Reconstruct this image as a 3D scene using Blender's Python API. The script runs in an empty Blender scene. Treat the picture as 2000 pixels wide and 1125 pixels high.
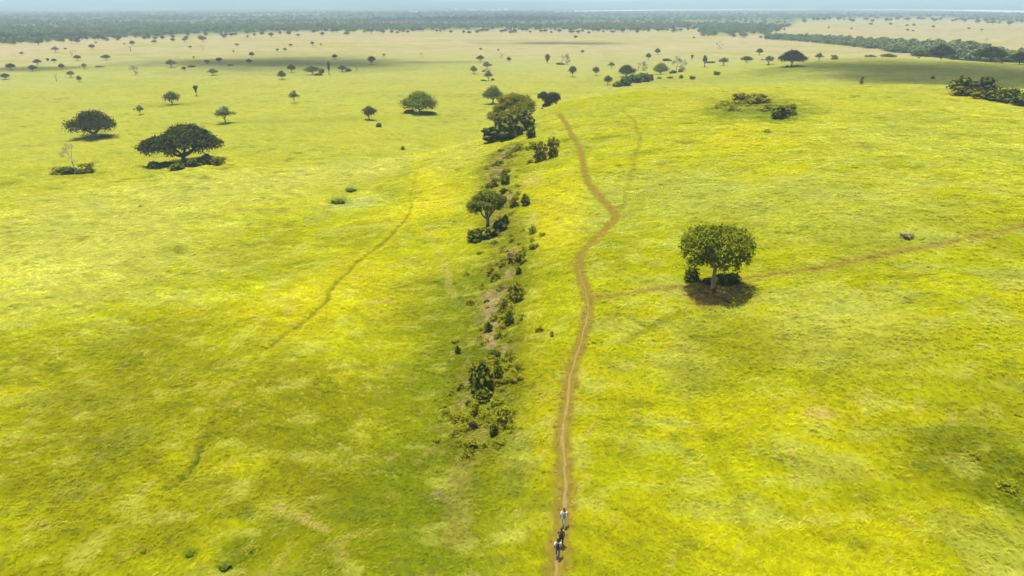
import bpy, bmesh, math, random
import numpy as np
from mathutils import Vector, Matrix

C = bpy.context.scene
COL = C.collection
random.seed(11)
RNG = np.random.default_rng(11)

# ------------------------------------------------------------------ camera
F = 1428.0                      # focal length in pixels of the 2000 px wide photograph
CAMZ = 55.0
PITCH = math.radians(21.2)
cam_d = bpy.data.cameras.new("camera")
cam_d.sensor_width = 36.0
cam_d.lens = 36.0 * F / 2000.0
cam_d.clip_start = 0.5
cam_d.clip_end = 90000.0
cam = bpy.data.objects.new("camera", cam_d)
cam.location = (0, 0, CAMZ)
cam.rotation_euler = (math.pi / 2 - PITCH, 0, 0)
COL.objects.link(cam)
C.camera = cam

# ------------------------------------------------------------------ sky, sun, exposure
SUN_EL = math.radians(79)
SUN_AZ = math.radians(-40)      # from +Y (away from the viewer) towards -X (left)
SUN = Vector((math.cos(SUN_EL) * math.sin(SUN_AZ), math.cos(SUN_EL) * math.cos(SUN_AZ), math.sin(SUN_EL)))
w = bpy.data.worlds.new("World")
C.world = w
w.use_nodes = True
nt = w.node_tree
nt.nodes.clear()
sky = nt.nodes.new("ShaderNodeTexSky")
sky.sky_type = 'NISHITA'
sky.sun_disc = False
sky.sun_elevation = SUN_EL
sky.sun_rotation = SUN_AZ
sky.dust_density = 2.5
sky.air_density = 1.0
bg = nt.nodes.new("ShaderNodeBackground")
bg.inputs['Strength'].default_value = 0.09
wo = nt.nodes.new("ShaderNodeOutputWorld")
nt.links.new(sky.outputs[0], bg.inputs['Color'])
nt.links.new(bg.outputs[0], wo.inputs['Surface'])
sd = bpy.data.lights.new("sun", 'SUN')
sd.energy = 4.2
sd.angle = math.radians(0.53)
sd.color = (1.0, 0.965, 0.90)
so = bpy.data.objects.new("sun", sd)
so.rotation_euler = SUN.to_track_quat('Z', 'Y').to_euler()
so.location = (0, 0, 300)
COL.objects.link(so)
C.view_settings.view_transform = 'Standard'
C.view_settings.look = 'None'
C.view_settings.gamma = 1.0
C.view_settings.exposure = 0.95
C.cycles.max_bounces = 6
C.cycles.transparent_max_bounces = 96
C.cycles.volume_bounces = 0

# ------------------------------------------------------------------ small helpers
def link(o):
    COL.objects.link(o)
    return o

def tag(o, label=None, cat=None, group=None, kind=None):
    if label: o['label'] = label
    if cat: o['category'] = cat
    if group: o['group'] = group
    if kind: o['kind'] = kind
    return o

def np_mesh(name, V, Fc, mats=(), mat_idx=None, smooth=False):
    """mesh from arrays: V (n,3), Fc (m,k)"""
    me = bpy.data.meshes.new(name)
    V = np.asarray(V, np.float32); Fc = np.asarray(Fc, np.int32)
    m, k = Fc.shape
    me.vertices.add(len(V)); me.vertices.foreach_set('co', V.ravel())
    me.loops.add(m * k); me.loops.foreach_set('vertex_index', Fc.ravel())
    me.polygons.add(m); me.polygons.foreach_set('loop_start', np.arange(0, m * k, k, dtype=np.int32))
    me.polygons.foreach_set('loop_total', np.full(m, k, np.int32))
    if smooth: me.polygons.foreach_set('use_smooth', np.ones(m, bool))
    for mt in mats: me.materials.append(mt)
    if mat_idx is not None: me.polygons.foreach_set('material_index', np.asarray(mat_idx, np.int32))
    me.update(calc_edges=True)
    return me

def put_float(me, name, a):
    at = me.attributes.new(name, 'FLOAT', 'POINT'); at.data.foreach_set('value', np.asarray(a, np.float32))
def put_vec(me, name, a):
    at = me.attributes.new(name, 'FLOAT_VECTOR', 'POINT'); at.data.foreach_set('vector', np.asarray(a, np.float32).ravel())
def put_col(me, name, a):
    a = np.asarray(a, np.float32)
    if a.shape[1] == 3: a = np.concatenate([a, np.ones((len(a), 1), np.float32)], 1)
    at = me.attributes.new(name, 'FLOAT_COLOR', 'POINT'); at.data.foreach_set('color', a.ravel())

def hash2(ix, iy, seed):
    h = (ix.astype(np.int64) * 374761393 + iy.astype(np.int64) * 668265263 + seed * 974634777) & 0xffffffff
    h = ((h ^ (h >> 13)) * 1274126177) & 0xffffffff
    h = ((h ^ (h >> 16)) * 2246822519) & 0xffffffff
    return ((h ^ (h >> 15)) & 0xffffff) / float(0xffffff)

def vnoise(x, y, seed=0):
    x = np.asarray(x, float); y = np.asarray(y, float)
    ix = np.floor(x); iy = np.floor(y)
    fx = x - ix; fy = y - iy
    fx = fx * fx * fx * (fx * (fx * 6 - 15) + 10); fy = fy * fy * fy * (fy * (fy * 6 - 15) + 10)
    a = hash2(ix, iy, seed); b = hash2(ix + 1, iy, seed); c = hash2(ix, iy + 1, seed); d = hash2(ix + 1, iy + 1, seed)
    return (a + (b - a) * fx) * (1 - fy) + (c + (d - c) * fx) * fy

def fbm(x, y, seed=0, oct=4):
    s = 0; a = 0.5; t = 0
    for i in range(oct):
        ca, sa = math.cos(0.6 * i), math.sin(0.6 * i)
        s = s + a * vnoise((x * ca - y * sa) * 2 ** i + 17.3 * i, (x * sa + y * ca) * 2 ** i - 9.1 * i, seed + i); t += a; a *= 0.5
    return s / t

def sst(a, b, x):
    t = np.clip((x - a) / (b - a), 0, 1)
    return t * t * (3 - 2 * t)

# ------------------------------------------------------------------ terrain
FWD = np.array([0, math.cos(PITCH), -math.sin(PITCH)])
UPV = np.array([0, math.sin(PITCH), math.cos(PITCH)])
def ray(px, py):
    d = FWD + UPV * ((562.5 - py) / F)
    d = d + np.array([(px - 1000.0) / F, 0, 0])
    return d / np.linalg.norm(d)

def at_z(px, py, z):
    d = ray(px, py); t = (z - CAMZ) / d[2]
    return d * t + np.array([0, 0, CAMZ])

CTRL = [  # photo pixel and ground height there (the plain is 0)
    (1085, 1125, 15), (1095, 1060, 15), (1100, 900, 15.4), (1145, 600, 16), (1190, 420, 17), (1130, 290, 17), (1098, 228, 16.2),
    (1395, 565, 18), (1700, 500, 21), (2000, 450, 24), (2000, 300, 25), (1700, 300, 24.5), (1400, 300, 21), (1400, 210, 20.8),
    (1240, 178, 17.5), (1680, 166, 22.3), (1850, 167, 22.6), (2000, 194, 22.6), (2000, 1100, 17), (1500, 1000, 16), (1500, 800, 17),
    (2000, 750, 20), (1250, 700, 16.2), (1300, 450, 18.2), (1540, 166, 21.5), (1400, 171, 19.6),
    (950, 284, 12), (850, 325, 8.0), (1025, 247, 14.6), (1062, 212, 16),
    (820, 222, 1), (350, 320, 1.5), (180, 268, .5), (0, 350, 1), (600, 300, 2), (700, 400, 5), (400, 400, 4), (0, 430, 3),
    (800, 430, 8.5), (600, 600, 10), (300, 600, 9), (0, 600, 8), (700, 800, 12), (400, 800, 12), (0, 800, 11), (0, 1100, 12),
    (500, 1100, 13), (800, 1000, 12.8), (890, 1000, 11.8), (915, 800, 11.0), (950, 600, 10.5), (978, 480, 10.6), (950, 450, 10.0), (968, 350, 10.8),
    (995, 900, 15), (1035, 700, 15), (1062, 500, 15.4), (1062, 350, 15.8),
]
P = [at_z(*c) for c in CTRL]
WORLD = [(0, 10, 14), (0, -50, 12), (80, -50, 11), (-80, -50, 9), (-200, -60, 5), (200, -60, 12), (-150, 60, 8), (170, 60, 20),
         (-8, 300, 3), (-30, 270, 3.5), (12, 345, 5), (-60, 330, 1), (62, 420, 6), (-20, 420, 1), (100, 420, 8.5), (150, 405, 11), (200, 395, 12.5), (270, 380, 14),
         (120, 470, 7), (200, 470, 8), (290, 460, 10), (245, 560, 12.2), (225, 590, 12), (310, 640, 13.6), (370, 580, 13), (420, 520, 13.5), (470, 600, 9),
         (150, 560, 5), (140, 640, 2), (60, 520, 2), (60, 640, 0), (330, 760, 4), (450, 760, 1), (250, 800, 0), (520, 700, 3),
         (-150, 450, 0), (-300, 400, 0), (-400, 600, 0), (-200, 650, 0), (0, 650, 0), (0, 900, 0), (-300, 900, 0), (200, 950, 0), (420, 900, 0), (-600, 800, 0), (700, 800, 0), (-450, 300, 0), (-300, 250, 1), (600, 500, 8), (500, 300, 15), (400, 150, 20)]
TP = np.array([(p[0], p[1]) for p in P] + [(a, b) for a, b, _ in WORLD]) / 100.0
TZ = np.array([p[2] for p in P] + [c for _, _, c in WORLD], float)
def _U(r2): return 0.5 * r2 * np.log(r2 + 1e-9)
n = len(TP)
K = _U(((TP[:, None] - TP[None]) ** 2).sum(2)) + np.eye(n) * 0.004
A = np.zeros((n + 3, n + 3)); A[:n, :n] = K; A[:n, n] = 1; A[:n, n + 1:] = TP; A[n, :n] = 1; A[n + 1:, :n] = TP.T
TW = np.linalg.solve(A, np.concatenate([TZ, np.zeros(3)]))

def tps(x, y):
    x = np.asarray(x, float).ravel() / 100; y = np.asarray(y, float).ravel() / 100
    out = np.empty(len(x))
    for s in range(0, len(x), 40000):
        q = np.stack([x[s:s + 40000], y[s:s + 40000]], 1)
        r2 = ((q[:, None] - TP[None]) ** 2).sum(2)
        out[s:s + 40000] = _U(r2) @ TW[:n] + TW[n] + q @ TW[n + 1:]
    return out

def seg_dist(x, y, pts, pad=6):
    """distance of every (x,y) from the polyline pts"""
    best = np.full(len(x), 1e9)
    for k in range(0, len(pts) - 1, 6):
        g = pts[k:k + 7]; lo = g.min(0) - pad; hi = g.max(0) + pad
        ii = np.nonzero((x > lo[0]) & (x < hi[0]) & (y > lo[1]) & (y < hi[1]))[0]
        if not len(ii): continue
        xs, ys = x[ii], y[ii]; bb = best[ii]
        for a, b in zip(g[:-1], g[1:]):
            d = b - a; L = d @ d + 1e-9
            t = np.clip(((xs - a[0]) * d[0] + (ys - a[1]) * d[1]) / L, 0, 1)
            bb = np.minimum(bb, np.hypot(xs - a[0] - t * d[0], ys - a[1] - t * d[1]))
        best[ii] = bb
    return best

FURROWS = []        # (polyline, half width, depth) carved into the ground once placed
def hgt(x, y, fine=True):
    x = np.asarray(x, float).ravel(); y = np.asarray(y, float).ravel()
    r = np.hypot(x, y)
    k = 1 - sst(850, 1250, r)
    z = np.zeros(len(x)); m = k > 0
    z[m] = tps(x[m], y[m]) * k[m]
    near = (1 - sst(500, 900, r))
    z = z + near * ((fbm(x / 26, y / 26, 3, 3) - .5) * 1.9 + (fbm(x / 6, y / 6, 8, 3) - .5) * .62)
    if fine: z = z + (1 - sst(180, 320, r)) * (fbm(x / 1.3, y / 1.6, 21, 2) - .5) * .30
    # far hills: behind the woodland on the left, lower on the right
    az = np.degrees(np.arctan2(x, np.maximum(y, 1)))
    hl = 330 * sst(-37, -24, az) * (1 - .75 * sst(-16, -4, az)) + 60 * sst(8, 22, az) + 30
    hl = hl * (0.85 + .3 * fbm(az / 5, r * 0 + 2.2, 5, 3))
    front = (y > 0)
    z = z + np.where(front, hl * sst(9500, 15000, r), 20)*(r > 9000)
    z = z + 2.0 * sst(1300, 2500, r) * (fbm(x / 900, y / 900, 31, 2) - .5) * (r < 9000) * (1 - sst(3600, 4200, r))
    for pts, hw, dep in (FURROWS if fine else ()):
        mm = r < 420
        d = seg_dist(x[mm], y[mm], pts)
        z[mm] -= dep * np.exp(-(d / hw) ** 2)
    return z

def ground_at(px, py, zoff=0.0):
    """where the photo's pixel meets the ground"""
    d = ray(px, py)
    ts = 20 * np.power(1.012, np.arange(0, 620))
    pts = d[None] * ts[:, None] + np.array([0, 0, CAMZ])
    dz = pts[:, 2] - hgt(pts[:, 0], pts[:, 1], False)
    i = np.argmax(dz < 0)
    if dz[i] >= 0: i = len(ts) - 1
    a, b = ts[i - 1], ts[i]
    for _ in range(14):
        c = .5 * (a + b); q = d * c + np.array([0, 0, CAMZ])
        if q[2] < hgt(q[0], q[1], False)[0]: b = c
        else: a = c
    q = d * .5 * (a + b) + np.array([0, 0, CAMZ])
    q[2] = hgt(q[0], q[1])[0] + zoff
    return q

def depth_of(q): return float((np.asarray(q) - np.array([0, 0, CAMZ])) @ FWD)
def project(x, y, z):
    dx = x; dy = y; dz = z - CAMZ
    dep = dy * FWD[1] + dz * FWD[2]
    dep = np.where(dep > 1, dep, 1e9)
    return 1000 + F * dx / dep, 562.5 - F * (dy * UPV[1] + dz * UPV[2]) / dep

def pline(pxs, jit=0.0, n=8):
    """smooth world polyline through photo pixels"""
    W = np.array([ground_at(*p)[:2] for p in pxs])
    out = []
    for i in range(len(W) - 1):
        p0 = W[max(i - 1, 0)]; p1 = W[i]; p2 = W[i + 1]; p3 = W[min(i + 2, len(W) - 1)]
        for k in range(n):
            t = k / n
            out.append(.5 * (2 * p1 + (p2 - p0) * t + (2 * p0 - 5 * p1 + 4 * p2 - p3) * t * t + (3 * p1 - p0 - 3 * p2 + p3) * t ** 3))
    out.append(W[-1])
    out = np.array(out)
    if jit:
        s = np.arange(len(out))
        out[:, 0] += (vnoise(s * .35, s * 0, 77) - .5) * jit
    return out

MAIN = pline([(1080, 1180), (1086, 1110), (1093, 1060), (1102, 1010), (1105, 960), (1101, 900), (1100, 850), (1106, 790), (1116, 730), (1131, 680), (1143, 630), (1148, 590),
              (1139, 550), (1131, 510), (1146, 480), (1177, 452), (1201, 425), (1189, 402), (1163, 375), (1147, 350), (1139, 322), (1133, 290), (1117, 262), (1101, 235), (1092, 222)], .2)
SIDE_E = pline([(1150, 580), (1200, 578), (1262, 568), (1330, 560), (1400, 556), (1480, 540), (1560, 530), (1640, 515), (1720, 498), (1800, 484), (1880, 468), (1960, 452), (2040, 436)], .6)
SIDE_N = pline([(1200, 420), (1218, 395), (1232, 350), (1240, 310), (1250, 275), (1240, 240), (1215, 215)], .6)
FUR = pline([(880, 268), (850, 290), (825, 308), (816, 330), (806, 365), (803, 400), (795, 425), (765, 455), (720, 495), (680, 530), (648, 560), (635, 590), (600, 625), (560, 650), (535, 668), (505, 690)], .5)
FUR_A = pline([(505, 690), (470, 740), (430, 800), (395, 870)], .4)
FUR_B = pline([(395, 870), (380, 900), (365, 925), (332, 950)], .3)
FUR_C = pline([(540, 990), (590, 1015), (640, 1035)], .3)
FUR_D = pline([(1345, 790), (1380, 850), (1410, 905), (1440, 980), (1470, 1060)], .5)
FUR_E = pline([(1340, 610), (1300, 625), (1250, 650), (1225, 665)], .4)
FUR_F = pline([(830, 440), (860, 500), (880, 560), (885, 580)], .4)
FURROWS += [(MAIN, .9, .10), (FUR, .55, .32), (FUR_B, .5, .5), (FUR_D, .6, .08), (FUR_E, .6, .2)]

# ------------------------------------------------------------------ colours of the grassland (some shade is painted in, such as cloud shade at left)
GOLD = np.array([.235, .215, .0003]); LIME = np.array([.176, .187, .0003]); OLIVE = np.array([.118, .122, .0003])
DARKG = np.array([.030, .046, .0015]); RUSSET = np.array([.155, .080, .030])
LUSH = np.array([.055, .095, .003]); PALE = np.array([.212, .216, .032]); BEIGE = np.array([.265, .215, .105])
STRAW = np.array([.23, .18, .045]); EARTH = np.array([.19, .125, .030]); DUSK = np.array([.040, .050, .004]); WOOD = np.array([.058, .088, .030])
SAGE = np.array([.182, .198, .040])
BLOBS = [  # pixel centre, pixel radii, colour, strength
    (1090, 430, 60, 70, GOLD, .95), (850, 370, 45, 60, GOLD, .8), (850, 300, 60, 20, GOLD, .6), (1000, 640, 60, 90, GOLD, .7), (720, 530, 130, 70, GOLD, .55),
    (560, 600, 90, 60, GOLD, .5), (1120, 1040, 260, 90, GOLD, .35), (330, 940, 120, 50, GOLD, .4), (1500, 290, 200, 30, GOLD, .25), (1060, 760, 60, 70, GOLD, .6),
    (650, 830, 170, 110, LUSH, .34), (800, 1000, 130, 130, LUSH, .34), (480, 1065, 50, 35, LUSH, .85), (1905, 885, 75, 45, LUSH, .95), (1980, 945, 70, 35, LUSH, 1.0),  # the first, broad patch paints in soft cloud shade
    (930, 700, 60, 140, LUSH, .38), (900, 560, 60, 60, LUSH, .22), (940, 420, 50, 60, LUSH, .15), (840, 690, 50, 80, LUSH, .2), (700, 395, 70, 16, SAGE, .8), (660, 392, 24, 10, LUSH, .8), (685, 372, 16, 7, LUSH, .7),
    (1480, 215, 90, 22, LUSH, .35), (440, 1105, 20, 10, LUSH, .8), (370, 1080, 14, 9, LUSH, .6), (280, 1078, 16, 8, LUSH, .6), (750, 770, 60, 30, LUSH, .4),
    (150, 470, 260, 90, PALE, .75), (130, 560, 160, 60, PALE, .5), (400, 370, 300, 40, PALE, .7), (700, 330, 150, 30, PALE, .7), (900, 300, 60, 25, PALE, .5), (1000, 250, 60, 20, PALE, .4),
    (260, 850, 40, 22, SAGE, .7), (220, 790, 50, 25, SAGE, .5), (140, 960, 26, 14, PALE, .8), (900, 590, 22, 22, SAGE, .8), (1650, 640, 160, 60, SAGE, .35), (1560, 640, 90, 60, SAGE, .25),
    (1300, 380, 200, 60, SAGE, .35), (1600, 400, 250, 60, SAGE, .3), (1800, 280, 200, 60, SAGE, .25), (1010, 880, 40, 60, SAGE, .6), (1330, 720, 60, 50, SAGE, .3),
    (1600, 810, 30, 12, STRAW, .8), (1040, 350, 20, 8, STRAW, .7), (845, 620, 22, 8, STRAW, .8), (875, 640, 14, 8, STRAW, .8), (740, 590, 30, 7, STRAW, .7), (875, 555, 8, 22, STRAW, .7), (800, 740, 16, 9, STRAW, .8),
    (1000, 690, 8, 18, STRAW, .7), (905, 900, 10, 60, EARTH, .55), (895, 960, 9, 40, EARTH, .45), (905, 820, 8, 30, EARTH, .7), (925, 790, 8, 18, EARTH, .6), (955, 870, 9, 16, EARTH, .6), (1040, 430, 14, 14, STRAW, .5), (1065, 420, 14, 14, GOLD, .5),
    (960, 770, 20, 16, STRAW, .4), (990, 785, 14, 12, STRAW, .6), (565, 605, 8, 6, STRAW, .9), (155, 975, 7, 5, STRAW, .9), (1395, 574, 52, 20, RUSSET, .8), (1440, 568, 40, 20, STRAW, .5), (1905, 882, 85, 46, DARKG, .9), (1985, 945, 75, 34, DARKG, .95), (482, 1064, 42, 28, DARKG, .55), (1475, 214, 110, 24, DARKG, .45), (1525, 232, 36, 12, DARKG, .5), (380, 1080, 16, 8, DARKG, .5), (620, 850, 90, 40, LUSH, .35),
    (1900, 900, 120, 70, OLIVE, .5), (1430, 650, 90, 40, OLIVE, .5), (1440, 720, 150, 60, OLIVE, .35), (300, 700, 220, 80, OLIVE, .35), (100, 900, 160, 90, OLIVE, .45), (420, 1040, 160, 60, OLIVE, .45), (1700, 1000, 120, 80, OLIVE, .3),
    (1480, 870, 100, 40, OLIVE, .3), (250, 800, 330, 130, OLIVE * .78, .7), (250, 660, 260, 60, OLIVE * .85, .5), (600, 780, 200, 90, OLIVE * .72, .7), (700, 950, 170, 150, OLIVE * .72, .65), (200, 1050, 250, 80, OLIVE * .78, .6), (1560, 690, 170, 60, OLIVE, .3), (1850, 760, 180, 130, OLIVE, .35), (880, 1060, 60, 80, LUSH, .35), (870, 820, 50, 90, LUSH, .35), (1200, 800, 60, 100, OLIVE, .3), (780, 420, 90, 30, GOLD, .5), (640, 560, 100, 50, GOLD, .5), (60, 680, 120, 40, OLIVE, .3), (500, 480, 90, 40, OLIVE, .25), (1000, 315, 60, 28, OLIVE, .8), (1390, 440, 110, 20, OLIVE, .5),  # dark olive left of centre deepens the painted cloud shade
    (150, 342, 50, 8, OLIVE, .5), (0, 362, 30, 5, OLIVE, .8), (1300, 160, 260, 10, OLIVE, .35), (1200, 188, 120, 10, LIME, .8), (330, 205, 60, 5, OLIVE, .6), (600, 235, 300, 5, OLIVE, .35), (1000, 186, 200, 4, OLIVE, .35),
    (960, 600, 30, 170, OLIVE, .55), (985, 500, 40, 120, OLIVE, .4),
]
GULLY = pline([(1000, 285), (965, 330), (985, 420), (992, 500), (968, 600), (958, 700), (942, 780), (925, 850), (905, 930), (893, 1000), (885, 1060)], 1.2)
HOLLOW = pline([(925, 560), (905, 680), (880, 780), (845, 900), (830, 1000), (815, 1120)], 1.2)
SCRUBC = np.array([.070, .076, .002])
BW = []
for bx_, by_, rx_, ry_, c_, s_ in BLOBS:
    q = ground_at(bx_, by_); dd = np.linalg.norm(q - np.array([0, 0, CAMZ])); sn = max(.05, (CAMZ - q[2]) / dd)
    BW.append((q[0], q[1], rx_ * dd / F, min(ry_ * dd / F / sn, 160), math.atan2(q[0], q[1]), c_, s_))

WOOD_EDGE = np.array([(-600, 92), (0, 86), (100, 83), (150, 79), (300, 76), (500, 72), (600, 69), (700, 65), (900, 64), (1000, 64), (1150, 64), (1330, 61), (1362, 62), (1368, 73), (1500, 73.5), (1522, 66), (1560, 47), (1600, 43), (1700, 41), (1850, 41), (2000, 48), (2600, 52)], float)
def wood_mask(px, py):
    return WOOD_EDGE[:, 1][0] * 0 + np.interp(px, WOOD_EDGE[:, 0], WOOD_EDGE[:, 1]) - py      # > 0 inside the woodland

def gcol(x, y, detail=True):
    x = np.asarray(x, float); y = np.asarray(y, float); r = np.hypot(x, y)
    n1 = fbm(x / 34 + 3, y / 34, 41, 3); n2 = fbm(x / 9, y / 9, 42, 3)
    wx = (fbm(x / 16, y / 16, 81, 2) - .5) * 9; wy = (fbm(x / 16, y / 16, 83, 2) - .5) * 9
    a_ = .5 * (x + wx) + .86 * (y + wy); b_ = .86 * (x + wx) - .5 * (y + wy)
    n3 = fbm(a_ / 1.0, b_ / 3.8, 43, 3); n4 = fbm(x / 3.2, y / 2.4, 44, 3); n5 = fbm(b_ / 1.1, a_ / 2.6, 47, 2)
    c = LIME[None] * np.ones((len(x), 1))
    def mix(c, col, f): return c + (col[None] - c) * f[:, None]
    c = mix(c, GOLD, sst(.38, .70, n1 * .6 + n2 * .4) * .55)
    c = mix(c, OLIVE, sst(.50, .72, 1 - n2 * .5 - n1 * .5) * .5)
    c = mix(c, SAGE, sst(.57, .72, fbm(x / 7 + 50, y / 4.5, 45, 3)) * .38)
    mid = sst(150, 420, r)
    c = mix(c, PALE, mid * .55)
    wob = (fbm(x / 5, y / 5, 46, 3) - .5) * 1.5
    for qx, qy, rx, ry, th, col, s in BW:
        m = (np.abs(x - qx) < 3 * max(rx, ry)) & (np.abs(y - qy) < 3 * max(rx, ry))
        if not m.any(): continue
        dx = x[m] - qx; dy = y[m] - qy
        u = dx * math.cos(th) - dy * math.sin(th); v = dx * math.sin(th) + dy * math.cos(th)
        e = np.sqrt((u / rx) ** 2 + (v / ry) ** 2) + wob[m] * .55
        c[m] = c[m] + (col[None] - c[m]) * (s * (1 - sst(.35, 1.35, e)))[:, None]
    gm = (r < 300)
    for pts, hw, col, s in ((HOLLOW, 7.5, LUSH, .68), (HOLLOW, 15, OLIVE * .85, .55), (GULLY[:60], 5.0, SCRUBC, .7), (GULLY[56:], 1.2, STRAW * .8, .32)):
        d = seg_dist(x[gm], y[gm], pts, 30)
        f = s * (1 - sst(.35, 1.5, np.minimum(d, 99) / hw + wob[gm] * .55)) * (d < 500)
        c[gm] = c[gm] + (col[None] - c[gm]) * f[:, None]
    # mottling of tufts, seed heads and dead stalks
    c = c * (0.80 + .46 * n3)[:, None]
    c = mix(c, PALE * 1.15, sst(.60, .80, n4) * .42 * (1 - mid * .6))
    c = mix(c, STRAW, sst(.72, .86, n5) * .30)
    c = mix(c, DUSK * 1.6, sst(.66, .84, 1 - n4) * .45 * (1 - mid))
    tk = (r > 150) & (r < 800)                                  # dark tussocks dotted over the plain
    sp = sst(.74, .84, fbm(x[tk] / 5.5, y[tk] / 3.2, 71, 2)) * .5 * sst(150, 220, r[tk]) * (1 - sst(500, 800, r[tk])) * (.3 + 1.2 * vnoise(x[tk] / 60, y[tk] / 40, 73))
    c[tk] = c[tk] + (OLIVE[None] * .55 - c[tk]) * np.clip(sp, 0, 1)[:, None]
    # trails
    nr = r < 430
    xs, ys = x[nr], y[nr]; cc = c[nr]
    tn = fbm(xs / .9, ys / .9, 55, 2)
    for pts, hw, col, s in ((FUR, 2.2, GOLD, .5), (FUR, .45, DUSK, .6), (FUR_A, .45, OLIVE * .6, .32), (FUR_B, .6, OLIVE, .5), (FUR_B, .3, DUSK, .9), (FUR_C, .5, STRAW, .5), (FUR_D, .6, OLIVE * .7, .28), (FUR_E, .8, OLIVE * .7, .5), (FUR_F, .8, STRAW, .28),  # dark furrow cores: worn earth with the shade of the grass painted in
                            (SIDE_E, 1.5, STRAW * .85, .3), (SIDE_E, .6, np.array([.128, .088, .010]), .75), (SIDE_N, .7, np.array([.115, .098, .002]), .5), (GULLY[:76], 2.6, np.array([.165, .118, .058]), .75), (MAIN, .8, np.array([.104, .086, .002]), .75), (MAIN, .98, np.array([.150, .110, .015]), .8)):
        d = seg_dist(xs, ys, pts)
        f = s * (1 - sst(.45, 1.35, d / hw + (tn - .5) * .9))
        if pts is MAIN and hw > 1.3: f = f * sst(105, 62, ys)
        if hw == 2.6: f = f * sst(.54, .66, fbm(xs / 3.4, ys / 3.4, 59, 3))
        if pts is FUR and hw < 1: f = f * sst(240, 175, ys)
        if pts is FUR: f = f * sst(.25, .5, fbm(xs / 9, ys / 9, 58, 2) + .15)
        cc = cc + (col[None] - cc) * np.clip(f, 0, 1)[:, None]
    c[nr] = cc
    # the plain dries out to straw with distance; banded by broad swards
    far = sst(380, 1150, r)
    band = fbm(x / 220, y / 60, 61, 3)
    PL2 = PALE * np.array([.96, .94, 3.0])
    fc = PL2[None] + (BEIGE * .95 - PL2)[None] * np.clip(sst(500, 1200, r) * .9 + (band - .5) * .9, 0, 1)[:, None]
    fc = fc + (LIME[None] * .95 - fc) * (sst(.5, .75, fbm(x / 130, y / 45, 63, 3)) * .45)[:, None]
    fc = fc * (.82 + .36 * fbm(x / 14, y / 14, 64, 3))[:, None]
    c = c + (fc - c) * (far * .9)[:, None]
    # woodland floor
    px, py = project(x, y, np.zeros(len(x)))
    wm = wood_mask(px, py) + (fbm(x / 120, y / 120, 66, 3) - .5) * 9
    f = sst(1, 13, wm) * (y > 0) * (r > 900)
    wc = WOOD[None] * (.6 + .9 * fbm(x / 90, y / 90, 68, 3))[:, None]
    # clearings of pale grass among the far woods
    dk = sst(2600, 5200, r)[:, None]; wc = wc * (1 - .70 * dk)  # far floor darkened, painting in the self-shade of the canopy
    wc = wc + (np.array([[.13, .155, .055]]) - wc) * (sst(.56, .72, fbm(x / 700, y / 420, 69, 3)) * .55)[:, None]
    c = c + (wc - c) * f[:, None]
    return np.clip(c, .0008, .6)

# ------------------------------------------------------------------ materials
def mat(name):
    m = bpy.data.materials.new(name); m.use_nodes = True
    t = m.node_tree; t.nodes.clear()
    o = t.nodes.new('ShaderNodeOutputMaterial')
    return m, t, o
def N(t, kind, **kw):
    nd = t.nodes.new(kind)
    for k, v in kw.items():
        if k.startswith('i_'):
            nd.inputs[k[2:]].default_value = v
        else: setattr(nd, k, v)
    return nd

def ground_mat():
    m, t, o = mat("grassland")
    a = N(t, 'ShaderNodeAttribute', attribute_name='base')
    g = N(t, 'ShaderNodeNewGeometry')
    n1 = N(t, 'ShaderNodeTexNoise'); n1.inputs['Scale'].default_value = 2.2; n1.inputs['Detail'].default_value = 6; n1.inputs['Roughness'].default_value = .7
    mp = N(t, 'ShaderNodeMapping'); mp.inputs['Scale'].default_value = (1, .45, 1); mp.inputs['Rotation'].default_value = (0, 0, .5)
    t.links.new(g.outputs['Position'], mp.inputs['Vector']); t.links.new(mp.outputs[0], n1.inputs['Vector'])
    r = N(t, 'ShaderNodeMapRange'); r.inputs['From Min'].default_value = .3; r.inputs['From Max'].default_value = .7; r.inputs['To Min'].default_value = .72; r.inputs['To Max'].default_value = 1.28
    t.links.new(n1.outputs['Fac'], r.inputs['Value'])
    mx = N(t, 'ShaderNodeVectorMath', operation='SCALE')
    t.links.new(a.outputs['Color'], mx.inputs[0]); t.links.new(r.outputs[0], mx.inputs['Scale'])
    d = N(t, 'ShaderNodeBsdfPrincipled'); d.inputs['Roughness'].default_value = .9; d.inputs['Specular IOR Level'].default_value = 0.0
    t.links.new(mx.outputs[0], d.inputs['Base Color'])
    b = N(t, 'ShaderNodeBump'); b.inputs['Strength'].default_value = .4; b.inputs['Distance'].default_value = .16
    t.links.new(n1.outputs['Fac'], b.inputs['Height']); t.links.new(b.outputs[0], d.inputs['Normal'])
    t.links.new(d.outputs[0], o.inputs['Surface'])
    return m

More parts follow.
